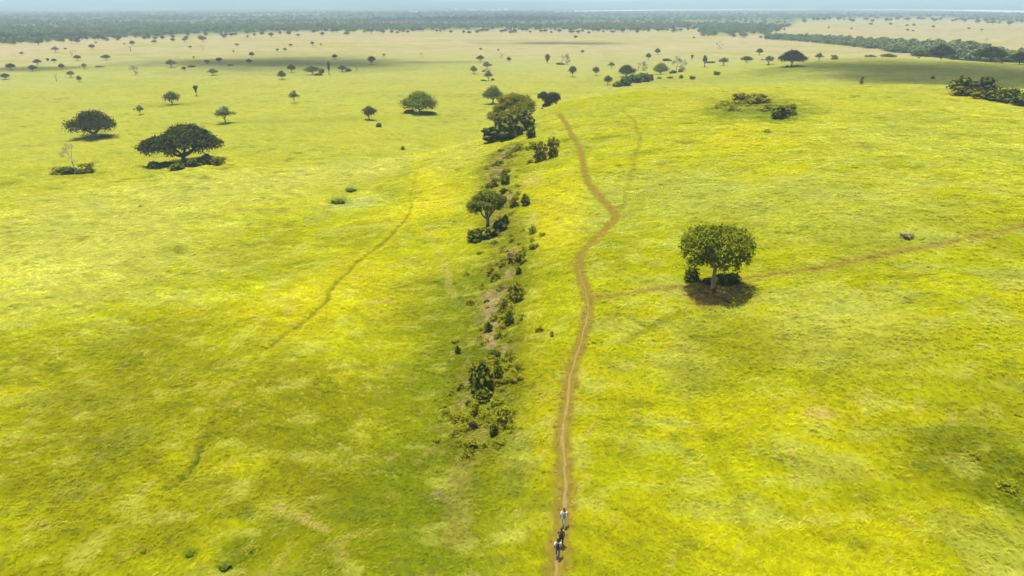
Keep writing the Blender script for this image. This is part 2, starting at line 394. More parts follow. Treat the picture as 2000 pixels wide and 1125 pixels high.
def leaf_mat(name, dark, light, rough=.8, trans=.25, spec=.06, up=.6):
    m, t, o = mat(name)
    a = N(t, 'ShaderNodeAttribute', attribute_name='var')
    mx = N(t, 'ShaderNodeMix', data_type='RGBA')
    t.links.new(a.outputs['Fac'], mx.inputs['Factor'])
    mx.inputs['A'].default_value = (*dark, 1); mx.inputs['B'].default_value = (*light, 1)
    d = N(t, 'ShaderNodeBsdfPrincipled'); d.inputs['Roughness'].default_value = rough; d.inputs['Specular IOR Level'].default_value = spec
    t.links.new(mx.outputs['Result'], d.inputs['Base Color'])
    tr = N(t, 'ShaderNodeBsdfTranslucent'); t.links.new(mx.outputs['Result'], tr.inputs['Color'])
    g = N(t, 'ShaderNodeNewGeometry')                                    # leaves are turned to the light
    v2 = N(t, 'ShaderNodeVectorMath', operation='ADD'); v2.inputs[1].default_value = (0, 0, up)
    v3 = N(t, 'ShaderNodeVectorMath', operation='NORMALIZE'); v4 = N(t, 'ShaderNodeVectorMath', operation='SCALE'); v4.inputs['Scale'].default_value = -1
    t.links.new(g.outputs['Normal'], v2.inputs[0]); t.links.new(v2.outputs[0], v3.inputs[0]); t.links.new(v3.outputs[0], d.inputs['Normal'])
    t.links.new(v3.outputs[0], v4.inputs[0]); t.links.new(v4.outputs[0], tr.inputs['Normal'])
    s = N(t, 'ShaderNodeMixShader'); s.inputs['Fac'].default_value = trans
    t.links.new(d.outputs[0], s.inputs[1]); t.links.new(tr.outputs[0], s.inputs[2]); t.links.new(s.outputs[0], o.inputs['Surface'])
    return m

def bark_mat(name, c0, c1, scale=6):
    m, t, o = mat(name)
    tc = N(t, 'ShaderNodeTexCoord')
    n_ = N(t, 'ShaderNodeTexNoise'); n_.inputs['Scale'].default_value = scale; n_.inputs['Detail'].default_value = 5
    mp = N(t, 'ShaderNodeMapping'); mp.inputs['Scale'].default_value = (1, 1, .3)
    t.links.new(tc.outputs['Object'], mp.inputs['Vector']); t.links.new(mp.outputs[0], n_.inputs['Vector'])
    mx = N(t, 'ShaderNodeMix', data_type='RGBA'); t.links.new(n_.outputs['Fac'], mx.inputs['Factor'])
    mx.inputs['A'].default_value = (*c0, 1); mx.inputs['B'].default_value = (*c1, 1)
    d = N(t, 'ShaderNodeBsdfPrincipled'); d.inputs['Roughness'].default_value = .9; d.inputs['Specular IOR Level'].default_value = .1
    t.links.new(mx.outputs['Result'], d.inputs['Base Color'])
    b = N(t, 'ShaderNodeBump'); b.inputs['Strength'].default_value = .6; b.inputs['Distance'].default_value = .05
    t.links.new(n_.outputs['Fac'], b.inputs['Height']); t.links.new(b.outputs[0], d.inputs['Normal'])
    t.links.new(d.outputs[0], o.inputs['Surface'])
    return m

def tuft_mat():
    m, t, o = mat("grass_blades")
    a = N(t, 'ShaderNodeAttribute', attribute_type='INSTANCER', attribute_name='tint')
    d = N(t, 'ShaderNodeBsdfDiffuse')
    g = N(t, 'ShaderNodeNewGeometry')
    v1 = N(t, 'ShaderNodeVectorMath', operation='SCALE'); v1.inputs['Scale'].default_value = .3
    v2 = N(t, 'ShaderNodeVectorMath', operation='ADD'); v2.inputs[1].default_value = (0, 0, 1)
    v3 = N(t, 'ShaderNodeVectorMath', operation='NORMALIZE')
    t.links.new(g.outputs['Normal'], v1.inputs[0]); t.links.new(v1.outputs[0], v2.inputs[0]); t.links.new(v2.outputs[0], v3.inputs[0])
    t.links.new(v3.outputs[0], d.inputs['Normal'])                      # thin blades scatter light like the sward they stand in
    tp = N(t, 'ShaderNodeBsdfTransparent'); s = N(t, 'ShaderNodeMixShader'); s.inputs['Fac'].default_value = .42
    tl = N(t, 'ShaderNodeBsdfTranslucent'); v4 = N(t, 'ShaderNodeVectorMath', operation='SCALE'); v4.inputs['Scale'].default_value = -1; ad = N(t, 'ShaderNodeAddShader')
    t.links.new(v3.outputs[0], v4.inputs[0]); t.links.new(v4.outputs[0], tl.inputs['Normal']); t.links.new(a.outputs['Color'], tl.inputs['Color']); t.links.new(d.outputs[0], ad.inputs[0]); t.links.new(tl.outputs[0], ad.inputs[1])
    t.links.new(a.outputs['Color'], d.inputs['Color']); t.links.new(tp.outputs[0], s.inputs[1]); t.links.new(ad.outputs[0], s.inputs[2]); t.links.new(s.outputs[0], o.inputs['Surface'])
    return m

def plain_mat(name, c, rough=.8, spec=.2, var=.18, scale=8):
    m, t, o = mat(name)
    tc = N(t, 'ShaderNodeTexCoord')
    n_ = N(t, 'ShaderNodeTexNoise'); n_.inputs['Scale'].default_value = scale; n_.inputs['Detail'].default_value = 4
    t.links.new(tc.outputs['Object'], n_.inputs['Vector'])
    mx = N(t, 'ShaderNodeMix', data_type='RGBA'); t.links.new(n_.outputs['Fac'], mx.inputs['Factor'])
    mx.inputs['A'].default_value = (*[v * (1 - var) for v in c], 1); mx.inputs['B'].default_value = (*[min(1, v * (1 + var)) for v in c], 1)
    d = N(t, 'ShaderNodeBsdfPrincipled'); d.inputs['Roughness'].default_value = rough; d.inputs['Specular IOR Level'].default_value = spec
    t.links.new(mx.outputs['Result'], d.inputs['Base Color']); t.links.new(d.outputs[0], o.inputs['Surface'])
    return m

M_GROUND = ground_mat()
M_TUFT = tuft_mat()
M_LEAF = {
    'dark': leaf_mat("leaves_dark_green", (.036, .042, .004), (.095, .108, .009), up=.4),
    'fig': leaf_mat("leaves_fig", (.020, .026, .002), (.060, .070, .005), up=.25),
    'mid': leaf_mat("leaves_mid_green", (.042, .066, .002), (.135, .170, .005)),
    'bright': leaf_mat("leaves_bright_green", (.060, .086, .001), (.215, .250, .002), trans=.35, up=.8),
    'olive': leaf_mat("leaves_olive", (.090, .095, .002), (.230, .220, .004), trans=.42, up=1.2),
    'grey': leaf_mat("leaves_grey_green", (.060, .070, .035), (.130, .130, .070)),
    'pale': leaf_mat("leaves_pale_green", (.070, .085, .018), (.150, .170, .050)),
    'brown': leaf_mat("leaves_dry_brown", (.095, .072, .018), (.175, .130, .035)),
    'yellow': leaf_mat("leaves_yellow_olive", (.085, .080, .002), (.200, .175, .004), trans=.3),
    'shrub': leaf_mat("leaves_shrub_dark", (.044, .056, .002), (.150, .170, .004), up=.7),
    'scrub': leaf_mat("leaves_scrub_light", (.130, .145, .002), (.240, .245, .003), trans=.45, up=1.5),
    'straw': leaf_mat("leaves_straw", (.17, .15, .05), (.30, .26, .11), up=1.2),
    'twig': leaf_mat("dry_twigs", (.110, .095, .065), (.230, .205, .155), trans=.0),
    'wood': leaf_mat("leaves_woodland", (.078, .112, .026), (.200, .250, .078)),
}
M_BARK = bark_mat("bark_brown", (.055, .042, .026), (.13, .105, .07))
M_BARK_PALE = bark_mat("bark_pale", (.14, .115, .07), (.30, .26, .18))
M_BARK_GREY = bark_mat("bark_dead_grey", (.24, .22, .18), (.48, .45, .39))

# ------------------------------------------------------------------ ground
def build_ground():
    az = np.concatenate([np.arange(-180, -44, 4.0), np.arange(-44, 44, .115), np.arange(44, 180, 4.0)])
    rr = np.concatenate([np.geomspace(1, 24, 14, endpoint=False), np.geomspace(24, 1500, 830, endpoint=False), np.geomspace(1500, 40000, 190)])
    na, nr = len(az), len(rr)
    A_, R_ = np.meshgrid(np.radians(az), rr)
    x = (np.sin(A_) * R_).ravel(); y = (np.cos(A_) * R_).ravel()
    z = hgt(x, y)
    V = np.stack([x, y, z], 1)
    V = np.concatenate([V, [[0, 0, hgt(0., 0.)[0]]]])
    i = np.arange(nr - 1)[:, None] * na; j = np.arange(na)[None]; j2 = (j + 1) % na
    Fc = np.stack([i + j, i + j2, i + na + j2, i + na + j], 2).reshape(-1, 4)[:, ::-1]
    me = np_mesh("ground", V, Fc, [M_GROUND], smooth=True)
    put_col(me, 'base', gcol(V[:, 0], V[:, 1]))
    o = link(bpy.data.objects.new("ground", me))
    tag(o, kind='structure')
    print("ground", len(V), V[:, 2].min(), V[:, 2].max())
    return o
build_ground()

# trodden tread of the footpath, draped over the ground
def build_path():
    pts = MAIN[MAIN[:, 1] < 118]
    T = np.gradient(pts, axis=0); T /= np.linalg.norm(T, axis=1)[:, None]
    Nn = np.stack([-T[:, 1], T[:, 0]], 1)
    s = np.arange(len(pts))
    fade = np.clip((len(pts) - 1 - s) / 40.0, 0.12, 1)
    off = (vnoise(s * .4, s * 0, 91) - .5) * .07
    rows = []
    K = 5
    for k in range(K):
        u = (k / (K - 1) - .5) * 2
        hw = (.05 + .17 * vnoise(s * .8, s * 0 + k, 92)) * fade
        q = pts + Nn * (off + u * hw)[:, None]
        z = hgt(q[:, 0], q[:, 1]) + .06 - .035 * (1 - abs(u)) + (0 if abs(u) < .9 else -.05)
        rows.append(np.concatenate([q, z[:, None]], 1))
    V = np.stack(rows, 1).reshape(-1, 3)
    i = np.arange(len(pts) - 1)[:, None] * K; k = np.arange(K - 1)[None]
    Fc = np.stack([i + k, i + k + 1, i + K + k + 1, i + K + k], 2).reshape(-1, 4)
    me = np_mesh("path", V, Fc, [plain_mat("trodden_earth", (.195, .140, .045), .95, .05, .3, 3)], smooth=True)
    o = link(bpy.data.objects.new("path", me)); tag(o, kind='structure')
build_path()

# ------------------------------------------------------------------ lake
def build_lake(pxs):
    me = bpy.data.meshes.new("lake")
    bm = bmesh.new()
    def w_(p):
        q = at_z(p[0], p[1], 2.2); return bm.verts.new(q)
    top = [w_((a, b)) for a, b, c in pxs]; bot = [w_((a, c)) for a, b, c in pxs]
    for i in range(len(pxs) - 1): bm.faces.new((bot[i], bot[i + 1], top[i + 1], top[i]))
    bm.normal_update(); bm.to_mesh(me); bm.free()
    me.materials.append(M_WATER)
    o = link(bpy.data.objects.new("lake", me)); tag(o, kind='structure')
m, t, o_ = mat("lake_water")
d_ = N(t, 'ShaderNodeBsdfPrincipled'); d_.inputs['Base Color'].default_value = (.55, .58, .58, 1); d_.inputs['Roughness'].default_value = .25; d_.inputs['Specular IOR Level'].default_value = .8
nb = N(t, 'ShaderNodeTexNoise'); nb.inputs['Scale'].default_value = .05; bb = N(t, 'ShaderNodeBump'); bb.inputs['Strength'].default_value = .2
t.links.new(nb.outputs['Fac'], bb.inputs['Height']); t.links.new(bb.outputs[0], d_.inputs['Normal']); t.links.new(d_.outputs[0], o_.inputs['Surface'])
M_WATER = m
build_lake([(1085, 22.6, 22.9), (1130, 21.0, 22.6), (1200, 19.8, 21.6), (1300, 18.6, 20.4), (1380, 18.2, 20.0), (1480, 18.2, 19.6), (1560, 18.4, 19.3), (1600, 18.6, 18.9)])
build_lake([(1640, 19.2, 19.6), (1700, 18.0, 19.8), (1780, 17.2, 20.0), (1850, 17.4, 20.8), (1920, 18.6, 22.6), (1990, 20.6, 24.6), (2060, 22.0, 26.5), (2140, 24.0, 26.8)])

# ------------------------------------------------------------------ foliage and branch builders
def leaf_quads(cent, nrm, size, rng, asp=.62, fold=.25):
    """leaf-sized quads: (n,3) centres, normals, (n,) sizes"""
    n_ = len(cent)
    a = rng.normal(size=(n_, 3)); nrm = nrm / (np.linalg.norm(nrm, axis=1)[:, None] + 1e-9)
    u = np.cross(nrm, a); u /= np.linalg.norm(u, axis=1)[:, None] + 1e-9
    v = np.cross(nrm, u)
    s = size[:, None]
    P0 = cent - u * s; P1 = cent - v * s * asp + nrm * s * fold; P2 = cent + u * s; P3 = cent + v * s * asp + nrm * s * fold
    V = np.stack([P0, P1, P2, P3], 1).reshape(-1, 3)
    Fc = np.arange(4 * n_).reshape(-1, 4)
    return V, Fc

def lobe_leaves(lobes, nleaf, size, rng, shell=.45, under=.35, jitter=1.0):
    """leaves spread through ellipsoid lobes (x,y,z,rx,ry,rz)"""
    L = np.array(lobes, float)
    wgt = L[:, 3] * L[:, 4] + L[:, 3] * L[:, 5] + L[:, 4] * L[:, 5]
    idx = rng.choice(len(L), size=nleaf, p=wgt / wgt.sum())
    d = rng.normal(size=(nleaf, 3)); d /= np.linalg.norm(d, axis=1)[:, None]
    low = (d[:, 2] < -.2) & (rng.random(nleaf) > under); d[low, 2] *= -1
    rad = shell + (1 - shell) * rng.random(nleaf) ** .55
    rad *= 1 + .16 * rng.normal(size=nleaf) * jitter
    q = L[idx, :3] + d * rad[:, None] * L[idx, 3:6]
    nn = d + rng.normal(size=(nleaf, 3)) * .55 + np.array([0, 0, .35])
    s = size * (.6 + .8 * rng.random(nleaf))
    V, Fc = leaf_quads(q, nn, s, rng)
    lv = rng.random(len(L)) * .5
    var = np.clip(lv[idx] + .5 * rng.random(nleaf) + .08 * rng.normal(size=nleaf), 0, 1)
    return V, Fc, np.repeat(var, 4)

class Tubes:
    def __init__(s, sides=6): s.V = []; s.F = []; s.n = sides
    def tube(s, pts, rad):
        pts = [Vector(p) for p in pts]; k = s.n; base = len(s.V)
        for i, p in enumerate(pts):
            t_ = (pts[min(i + 1, len(pts) - 1)] - pts[max(i - 1, 0)])
            if t_.length < 1e-6: t_ = Vector((0, 0, 1))
            t_.normalize()
            a = t_.cross(Vector((0.31, .9, .2))); a.normalize(); b = t_.cross(a)
            for j in range(k):
                th = 2 * math.pi * j / k
                s.V.append(p + (a * math.cos(th) + b * math.sin(th)) * rad[i])
        for i in range(len(pts) - 1):
            for j in range(k):
                s.F.append((base + i * k + j, base + i * k + (j + 1) % k, base + (i + 1) * k + (j + 1) % k, base + (i + 1) * k + j))
        s.F.append(tuple(base + (len(pts) - 1) * k + j for j in range(min(4, k))) if k >= 4 else (base + (len(pts) - 1) * k, base + (len(pts) - 1) * k + 1, base + (len(pts) - 1) * k + 2, base + (len(pts) - 1) * k + 2))
    def limb(s, a, b, r0, r1, sag, rng, seg=5):
        a = Vector(a); b = Vector(b); L = (b - a).length
        off = Vector(rng.normal(size=3)) * .06 * L
        pts = []; rad = []
        for i in range(seg + 1):
            t_ = i / seg
            p = a.lerp(b, t_) + off * math.sin(math.pi * t_) + Vector((0, 0, -sag * L * math.sin(math.pi * t_)))
            pts.append(p); rad.append(r0 + (r1 - r0) * t_)
        s.tube(pts, rad)
        return pts
    def mesh(s, name, material):
        return np_mesh(name, [tuple(v) for v in s.V], s.F, [material], smooth=True)

def crown_umbrella(W, H, under, rng, nl=18, lobe=.2, flat=.6, power=2.0, irreg=.12, fill=True):
    """lobes over a dome: W wide, top at H, underside at `under`"""
    R = W / 2; out = []
    lr = lobe * W
    ga = math.pi * (3 - math.sqrt(5))
    for i in range(nl):
        f = math.sqrt((i + .4) / nl); th = i * ga + rng.normal() * .25
        rr = f * (R - lr * .75) * (1 + irreg * rng.normal())
        zt = under + (H - under) * (1 - .8 * f ** power)
        l = lr * (.72 + .45 * rng.random())
        rz = l * flat
        z = max(zt - rz, under + rz * .55)
        out.append((rr * math.cos(th), rr * math.sin(th), z, l, l, rz))
    for i in range(nl // 2 if fill else 0):                     # the inside and the skirt of the crown
        f = math.sqrt((i + .4) / (nl // 2)); th = i * ga + 1.3
        rr = f * (R - lr) * .97; l = lr * (.8 + .3 * rng.random()); rz = l * flat
        out.append((rr * math.cos(th), rr * math.sin(th), under + rz * .55 + .12 * (H - under) * (1 - f), l, l, rz))
    return out

PROTO = {}
def make_kind(key, name, H, W, under, leaf, nleaf, lsize, bark=M_BARK, nl=18, lobe=.2, flat=.6, power=2.0, irreg=.12, tr=.035, fork=.35, lean=0.0, seed=1, lobes=None, shell=.45, sides=6, jitter=1.0, underleaf=.35):
    """a kind of tree: meshes for trunk (with its limbs) and crown"""
    rng = np.random.default_rng(seed)
    L = lobes if lobes is not None else crown_umbrella(W, H, under, rng, nl, lobe, flat, power, irreg)
    V, Fc, var = lobe_leaves(L, nleaf, lsize, rng, shell, underleaf, jitter)
    me = np_mesh(name + "_crown", V, Fc, [M_LEAF[leaf]])
    put_float(me, 'var', var)
    T = Tubes(sides)
    fz = under * fork if lobes is None else fork * H
    r0 = tr * H
    f = Vector((lean * .5, 0, fz))
    T.tube([(0, 0, -.35), (0, 0, 0.02 * H), (lean * .18, 0.01 * H, fz * .5), f], [r0 * 1.75, r0 * 1.3, r0, r0 * .92])
    order = sorted(range(len(L)), key=lambda i: -L[i][3])
    main = []
    nm = min(5, len(L))
    ang = [2 * math.pi * i / nm + rng.normal() * .3 for i in range(nm)]
    tops = []
    for a in ang:
        e = Vector((lean + math.cos(a) * W * .2, math.sin(a) * W * .2, fz + (under + (H - under) * .35 - fz) * .75))
        pts = T.limb(f, e, r0 * .72, r0 * .36, .08, rng)
        tops.append(e)
    for (x, y, z, a, b, c) in L:
        e = Vector((x, y, z + c * .2))
        s = min(tops, key=lambda p: (p - e).length)
        T.limb(s, e, r0 * .32, r0 * .07, .05, rng, 4)
    PROTO[key] = (name, H, W, T.mesh(name + "_trunk", bark), me)

def make_bare(key, name, H, W, bark, depth=5, seed=1, tr=.03, ntwig=0, leaf='twig', spread=.6, lsize=.25, fork=.3):
    """a leafless tree; its fine twigs are the crown"""
    rng = np.random.default_rng(seed)
    T = Tubes(5); tips = []
    def grow(p, d, L, r, k):
        e = p + d * L
        mid = p + d * L * .5 + Vector(rng.normal(size=3)) * L * .06
        T.tube([p, mid, e], [r, r * .85, r * .68])
        if k == 0:
            tips.append(e); return
        for j in range(2 if rng.random() < .6 else 3):
            nd = d + Vector(rng.normal(size=3)) * spread + Vector((0, 0, .16))
            nd.normalize(); grow(e, nd, L * (.62 + .2 * rng.random()), r * .62, k - 1)
    T.tube([(0, 0, -.35), (0, 0, .1)], [tr * H * 1.4, tr * H * 1.15])
    grow(Vector((0, 0, 0)), Vector((.05, 0, 1)).normalized(), H * fork, tr * H, depth)
    V = np.array([tuple(v) for v in T.V])
    top = V[:, 2].max(); wid = max(np.ptp(V[:, 0]), np.ptp(V[:, 1]))
    kz = H / top; kx = W / wid
    sc = np.array([kx, kx, kz]); low = np.clip(V[:, 2:3] / (H * .15), 0, 1)
    T.V = [Vector(v) for v in V * (np.array([1, 1, kz]) * (1 - low) + sc * low)]
    tp = np.array([tuple(v) for v in tips]) * sc
    ntw = ntwig or len(tp) * 6
    q = tp[rng.integers(0, len(tp), ntw)] + rng.normal(size=(ntw, 3)) * np.array([.06 * W, .06 * W, .05 * H])
    Vq, Fq = leaf_quads(q, rng.normal(size=(ntw, 3)), lsize * (.6 + .8 * rng.random(ntw)), rng, asp=.10 if leaf == 'twig' else .5, fold=.02)
    me = np_mesh(name + "_crown", Vq, Fq, [M_LEAF[leaf]]); put_float(me, 'var', np.repeat(rng.random(ntw), 4))
    PROTO[key] = (name, H, W, T.mesh(name + "_trunk", bark), me)

# --- the kinds (heights and widths in metres; each placed tree is scaled to its own size)
fl = []
for i in range(34):
    th = i * 2.399; f = math.sqrt((i + .5) / 34); rr = f * 8.6
    fl.append((2.4 + rr * math.cos(th), rr * math.sin(th) * .95, 11.6 - 5.2 * f ** 2.4 + .5 * math.sin(i * 2.3), 2.4, 2.4, 2.0))
for i in range(20):
    th = i * 2.399; f = math.sqrt((i + .5) / 20); rr = f * 5.6
    fl.append((-7.2 + rr * math.cos(th), rr * math.sin(th), 8.7 - 3.2 * f ** 2 + .4 * math.sin(i * 3.1), 2.1, 2.1, 1.7))
for i in range(16):
    th = i * .393; fl.append((1.0 + 11.3 * math.cos(th) * (1.08 if math.cos(th) < 0 else .95), 8.0 * math.sin(th), 6.3 + .9 * math.sin(i * 2.7), 1.9, 1.9, 1.5))
make_kind('fig', "fig_tree", 14, 28, 3.6, 'fig', 15000, .36, lobes=fl, tr=.06, fork=.2, seed=3, shell=.6, underleaf=.5)
make_kind('spread', "spreading_tree", 11, 18, 3.2, 'fig', 10000, .27, nl=34, lobe=.145, flat=.9, power=2.4, irreg=.22, tr=.05, fork=.45, seed=5, bark=M_BARK_PALE, shell=.6)
make_kind('dome', "dome_tree", 10, 16.5, 2.6, 'bright', 10000, .26, nl=36, lobe=.15, flat=.9, power=2.4, irreg=.16, tr=.04, fork=.6, seed=8, bark=M_BARK_PALE, shell=.55)
yl = [(-2.9, .2, 5.1, 1.5, 1.5, .95), (-1.9, -1.2, 5.6, 1.5, 1.4, 1.0), (-1.5, 1.3, 6.2, 1.5, 1.5, 1.1), (-.4, 0, 7.0, 1.7, 1.7, 1.2), (.9, -1.2, 6.4, 1.5, 1.5, 1.1), (.9, 1.4, 6.7, 1.5, 1.4, 1.0), (2.0, .1, 6.2, 1.5, 1.5, 1.1), (2.9, .4, 5.6, 1.2, 1.3, .9), (.5, -1.9, 5.5, 1.3, 1.3, .9), (1.9, -.9, 4.9, 1.1, 1.1, .8), (-2.9, -1.0, 4.6, 1.2, 1.1, .8), (-.6, -1.7, 5.4, 1.3, 1.2, .9), (3.3, 1.0, 6.0, .9, .9, .6)]
make_kind('fork', "forked_tree", 8, 8.4, 3.9, 'shrub', 8500, .17, lobes=yl, tr=.045, fork=.30, seed=13, bark=M_BARK_PALE, shell=.5, jitter=1.2)
bl = []
for i in range(30):
    th = i * 2.399; f = math.sqrt((i + .5) / 30); rr = f * 4.0
    bl.append((rr * math.cos(th), rr * math.sin(th), 8.0 - .45 * f ** 4 + .35 * math.sin(i * 5.1), 1.15, 1.15, .95))
for i in range(22):
    th = i * .2856 + .1; k_ = 1 + .10 * math.sin(i * 4.7)
    bl.append((4.35 * k_ * math.cos(th), 4.35 * k_ * math.sin(th), 6.6 + .5 * math.sin(i * 3.3), .85, .85, 1.35))
for i in range(26):
    th = i * .2417 + .2; k_ = 1 + .16 * math.sin(i * 2.9)
    bl.append((3.9 * k_ * math.cos(th), 3.9 * k_ * math.sin(th), 4.9 + .75 * math.sin(i * 7.3), .62, .62, 1.05))
for i in range(12):
    th = i * .52; bl.append((2.2 * math.cos(th), 2.2 * math.sin(th), 5.1 + .6 * math.sin(i * 2.1), .95, .95, .95))
make_kind('block', "flat_crowned_tree", 9.2, 10.4, 4.0, 'bright', 11500, .165, lobes=bl, tr=.034, fork=.36, seed=21, bark=M_BARK_PALE, shell=.45, jitter=2.0, underleaf=.7)
ol = []
for i in range(44):
    th = i * 2.399; f = math.sqrt((i + .5) / 44); rr = f * 6.6
    ol.append((rr * math.cos(th) - .5, rr * math.sin(th), 7.6 - 2.2 * f ** 2 + .5 * math.sin(i * 3.7) - 3.2 * max(0, -math.cos(th)) * f ** 1.5 - 1.6 * max(0, -math.sin(th)) * f, 1.7, 1.7, .85))
make_kind('olive', "olive_acacia", 8.6, 15, 3, 'olive', 15000, .20, lobes=ol, tr=.035, fork=.26, seed=23, shell=.35, jitter=1.5, underleaf=.6)
make_kind('round', "round_tree", 10, 11.5, 3.4, 'mid', 7000, .22, nl=24, lobe=.18, flat=.85, power=1.5, irreg=.14, tr=.04, fork=.7, seed=31, bark=M_BARK_PALE)
il = [(-4.2, 0, 9.3, 1.9, 1.8, 1.1), (-2.9, .5, 9.9, 1.7, 1.7, 1.3), (-5.0, .2, 8.3, 1.2, 1.2, .8), (-1.9, .2, 7.6, 2.2, 2.2, 1.6), (.2, 0, 8.9, 2.2, 2.2, 1.6), (1.9, .3, 9.3, 2.3, 2.2, 1.6), (3.7, .2, 8.7, 1.9, 1.9, 1.5), (4.5, 0, 7.4, 1.3, 1.3, 1.1), (.6, -.5, 6.8, 2.4, 2.2, 1.8), (-.6, -.3, 5.2, 2.2, 2.0, 1.7), (2.4, .3, 6.4, 1.8, 1.8, 1.5), (-2.0, -.4, 3.5, 1.7, 1.6, 1.5), (-.4, -.4, 3.4, 1.4, 1.4, 1.2), (-3.0, -.2, 1.8, .9, .9, 1.0)]
make_kind('irregular', "ragged_tree", 10.8, 13, 3, 'fig', 8000, .25, lobes=il, tr=.045, fork=.18, seed=33, lean=1.2, shell=.5)
make_kind('umbrella', "umbrella_tree", 12, 19, 4.4, 'fig', 9000, .34, nl=40, lobe=.14, flat=.75, power=2.0, irreg=.05, tr=.035, fork=.75, seed=41, shell=.6)
make_kind('acacia', "acacia_tree", 9, 12.5, 3.9, 'dark', 1700, .42, nl=14, lobe=.22, flat=.72, power=2.6, irreg=.2, tr=.034, fork=.6, seed=43, sides=5)
make_kind('acacia_b', "acacia_tree", 9, 12, 3.5, 'dark', 1700, .42, nl=12, lobe=.22, flat=.8, power=2.0, irreg=.32, tr=.034, fork=.5, seed=47, sides=5)
make_kind('acacia_g', "acacia_tree", 9, 12, 3.6, 'mid', 1700, .42, nl=13, lobe=.22, flat=.75, power=2.2, irreg=.28, tr=.034, fork=.5, seed=49, sides=5, bark=M_BARK_PALE)
make_kind('pale', "thorn_tree", 9, 9, 4.0, 'pale', 1500, .30, nl=12, lobe=.20, flat=.75, power=1.6, irreg=.25, tr=.03, fork=.5, seed=53, sides=5, shell=.2, bark=M_BARK_PALE)
make_kind('grey', "thorn_tree", 9, 10, 3.8, 'grey', 1700, .30, nl=14, lobe=.20, flat=.75, power=1.6, irreg=.2, tr=.032, fork=.5, seed=59, sides=5, shell=.25, bark=M_BARK_PALE)
make_kind('brown', "thorn_tree", 9, 12, 4.4, 'brown', 1500, .34, nl=12, lobe=.2, flat=.5, power=2, irreg=.2, tr=.032, fork=.5, seed=61, sides=5, shell=.3)
vl = [(0, 0, 8.0, 2.2, 2.2, 1.1), (-1.1, .3, 6.9, 1.5, 1.5, 1.2), (1.1, -.2, 7.1, 1.6, 1.6, 1.2), (.2, .2, 5.6, 1.2, 1.2, 1.2), (0, 0, 4.4, .7, .7, .9)]
make_kind('vase', "vase_shaped_tree", 9, 5.4, 4, 'dark', 1400, .27, lobes=vl, tr=.028, fork=.3, seed=67, sides=5)
pl_ = [(.1, 0, 7.4, 1.9, 1.9, 1.5), (-.7, .2, 5.6, 2.1, 2.1, 1.6), (.9, 0, 5.9, 1.9, 1.9, 1.6), (0, 0, 3.9, 1.8, 1.8, 1.5), (0, 0, 2.4, 1.1, 1.1, 1.0)]
make_kind('oval', "oval_tree", 9, 6.5, 2, 'pale', 1500, .3, lobes=pl_, tr=.028, fork=.16, seed=71, sides=5)
el = [(-2.9, 0, 6.0, .6, .6, 1.2), (-2.2, .2, 4.7, .7, .7, 1.0), (-1.2, -.4, 6.2, .8, .8, 1.9), (0, .2, 7.0, .9, .9, 2.0), (1.2, 0, 7.0, 1.0, 1.0, 1.9), (2.3, -.2, 7.4, .9, .9, 1.3), (.3, -.3, 4.7, .9, .9, 1.2), (1.8, .4, 5.4, .9, .9, 1.4)]
make_kind('candelabra', "candelabra_tree", 9, 7.2, 3, 'mid', 2200, .22, lobes=el, tr=.035, fork=.3, seed=73, sides=5, shell=.4)
make_bare('bare', "bare_tree", 10, 9, M_BARK_PALE, 5, 77, .024, ntwig=1100, lsize=.55)
make_bare('bare_b', "bare_tree", 9, 9, M_BARK_PALE, 4, 79, .022, ntwig=350, lsize=.5, spread=.75)
make_bare('dead', "dead_tree", 9.5, 5.2, M_BARK_GREY, 5, 85, .022, ntwig=200, lsize=.4, spread=.42, fork=.25)
make_bare('snag', "dead_tree", 8, 3, M_BARK_PALE, 2, 87, .04, ntwig=40, lsize=.4, spread=.5, fork=.4)

PL = "trees scattered over the plain"
def place_tree(px, py, wpx, hpx, key, label, group=PL, dist=None, rot=None, cat="tree", sink=0.1):
    name, H, W, tm, cm = PROTO[key]
    if dist is not None:
        d = ray(px, py); h_ = math.hypot(d[0], d[1])
        q = np.array([d[0] / h_ * dist, d[1] / h_ * dist, 0]); q[2] = hgt(q[0], q[1])[0]
    else: q = ground_at(px, py)
    dep = depth_of(q); v = (562.5 - py) / F
    wm = wpx * dep / F; hm = hpx * dep / (F * (math.cos(PITCH) + v * math.sin(PITCH)))
    e = bpy.data.objects.new(name, None); link(e)
    e.location = (q[0], q[1], q[2] - sink)
    e.rotation_euler = (0, 0, rot if rot is not None else random.uniform(-math.pi, math.pi))
    e.scale = (wm / W, wm / W, hm / H)
    e.empty_display_size = 1
    tag(e, label, cat, group)
    for nm, me in (("trunk", tm), ("crown", cm)):
        c = bpy.data.objects.new(nm, me); link(c); c.parent = e
    return e

NEAR = "trees on the ridge and its gully"
# --- hero trees
place_tree(360, 319, 157, 76, 'fig', "largest dark tree on the plain, broad dome crown with bushes round its foot", rot=.4)
place_tree(186, 268, 90, 54, 'spread', "dark spreading tree with pale trunk, left of and behind the largest dome tree", rot=2.2)
place_tree(820, 221, 74, 44, 'dome', "glossy green dome-shaped tree with thin trunk standing alone on the central plain", rot=1.0)
place_tree(953, 449, 80, 74, 'fork', "dark tree with a pale Y-forked trunk on the gully slope", NEAR, rot=.25)
place_tree(1393, 562, 138, 116, 'block', "bright green flat-crowned tree with drooping skirt, alone on the right hillside", NEAR, rot=.6)
place_tree(1003, 256, 94, 72, 'olive', "feathery olive-green acacia leaning over the spur above dark bushes", NEAR, dist=262, rot=.2)
place_tree(963, 203, 44, 38, 'round', "round green tree on the plain just beyond the feathery olive acacia", rot=.3)
place_tree(1073, 195, 50, 40, 'irregular', "ragged dark tree with two-part crown behind the ridge where the path ends", dist=365, rot=0)
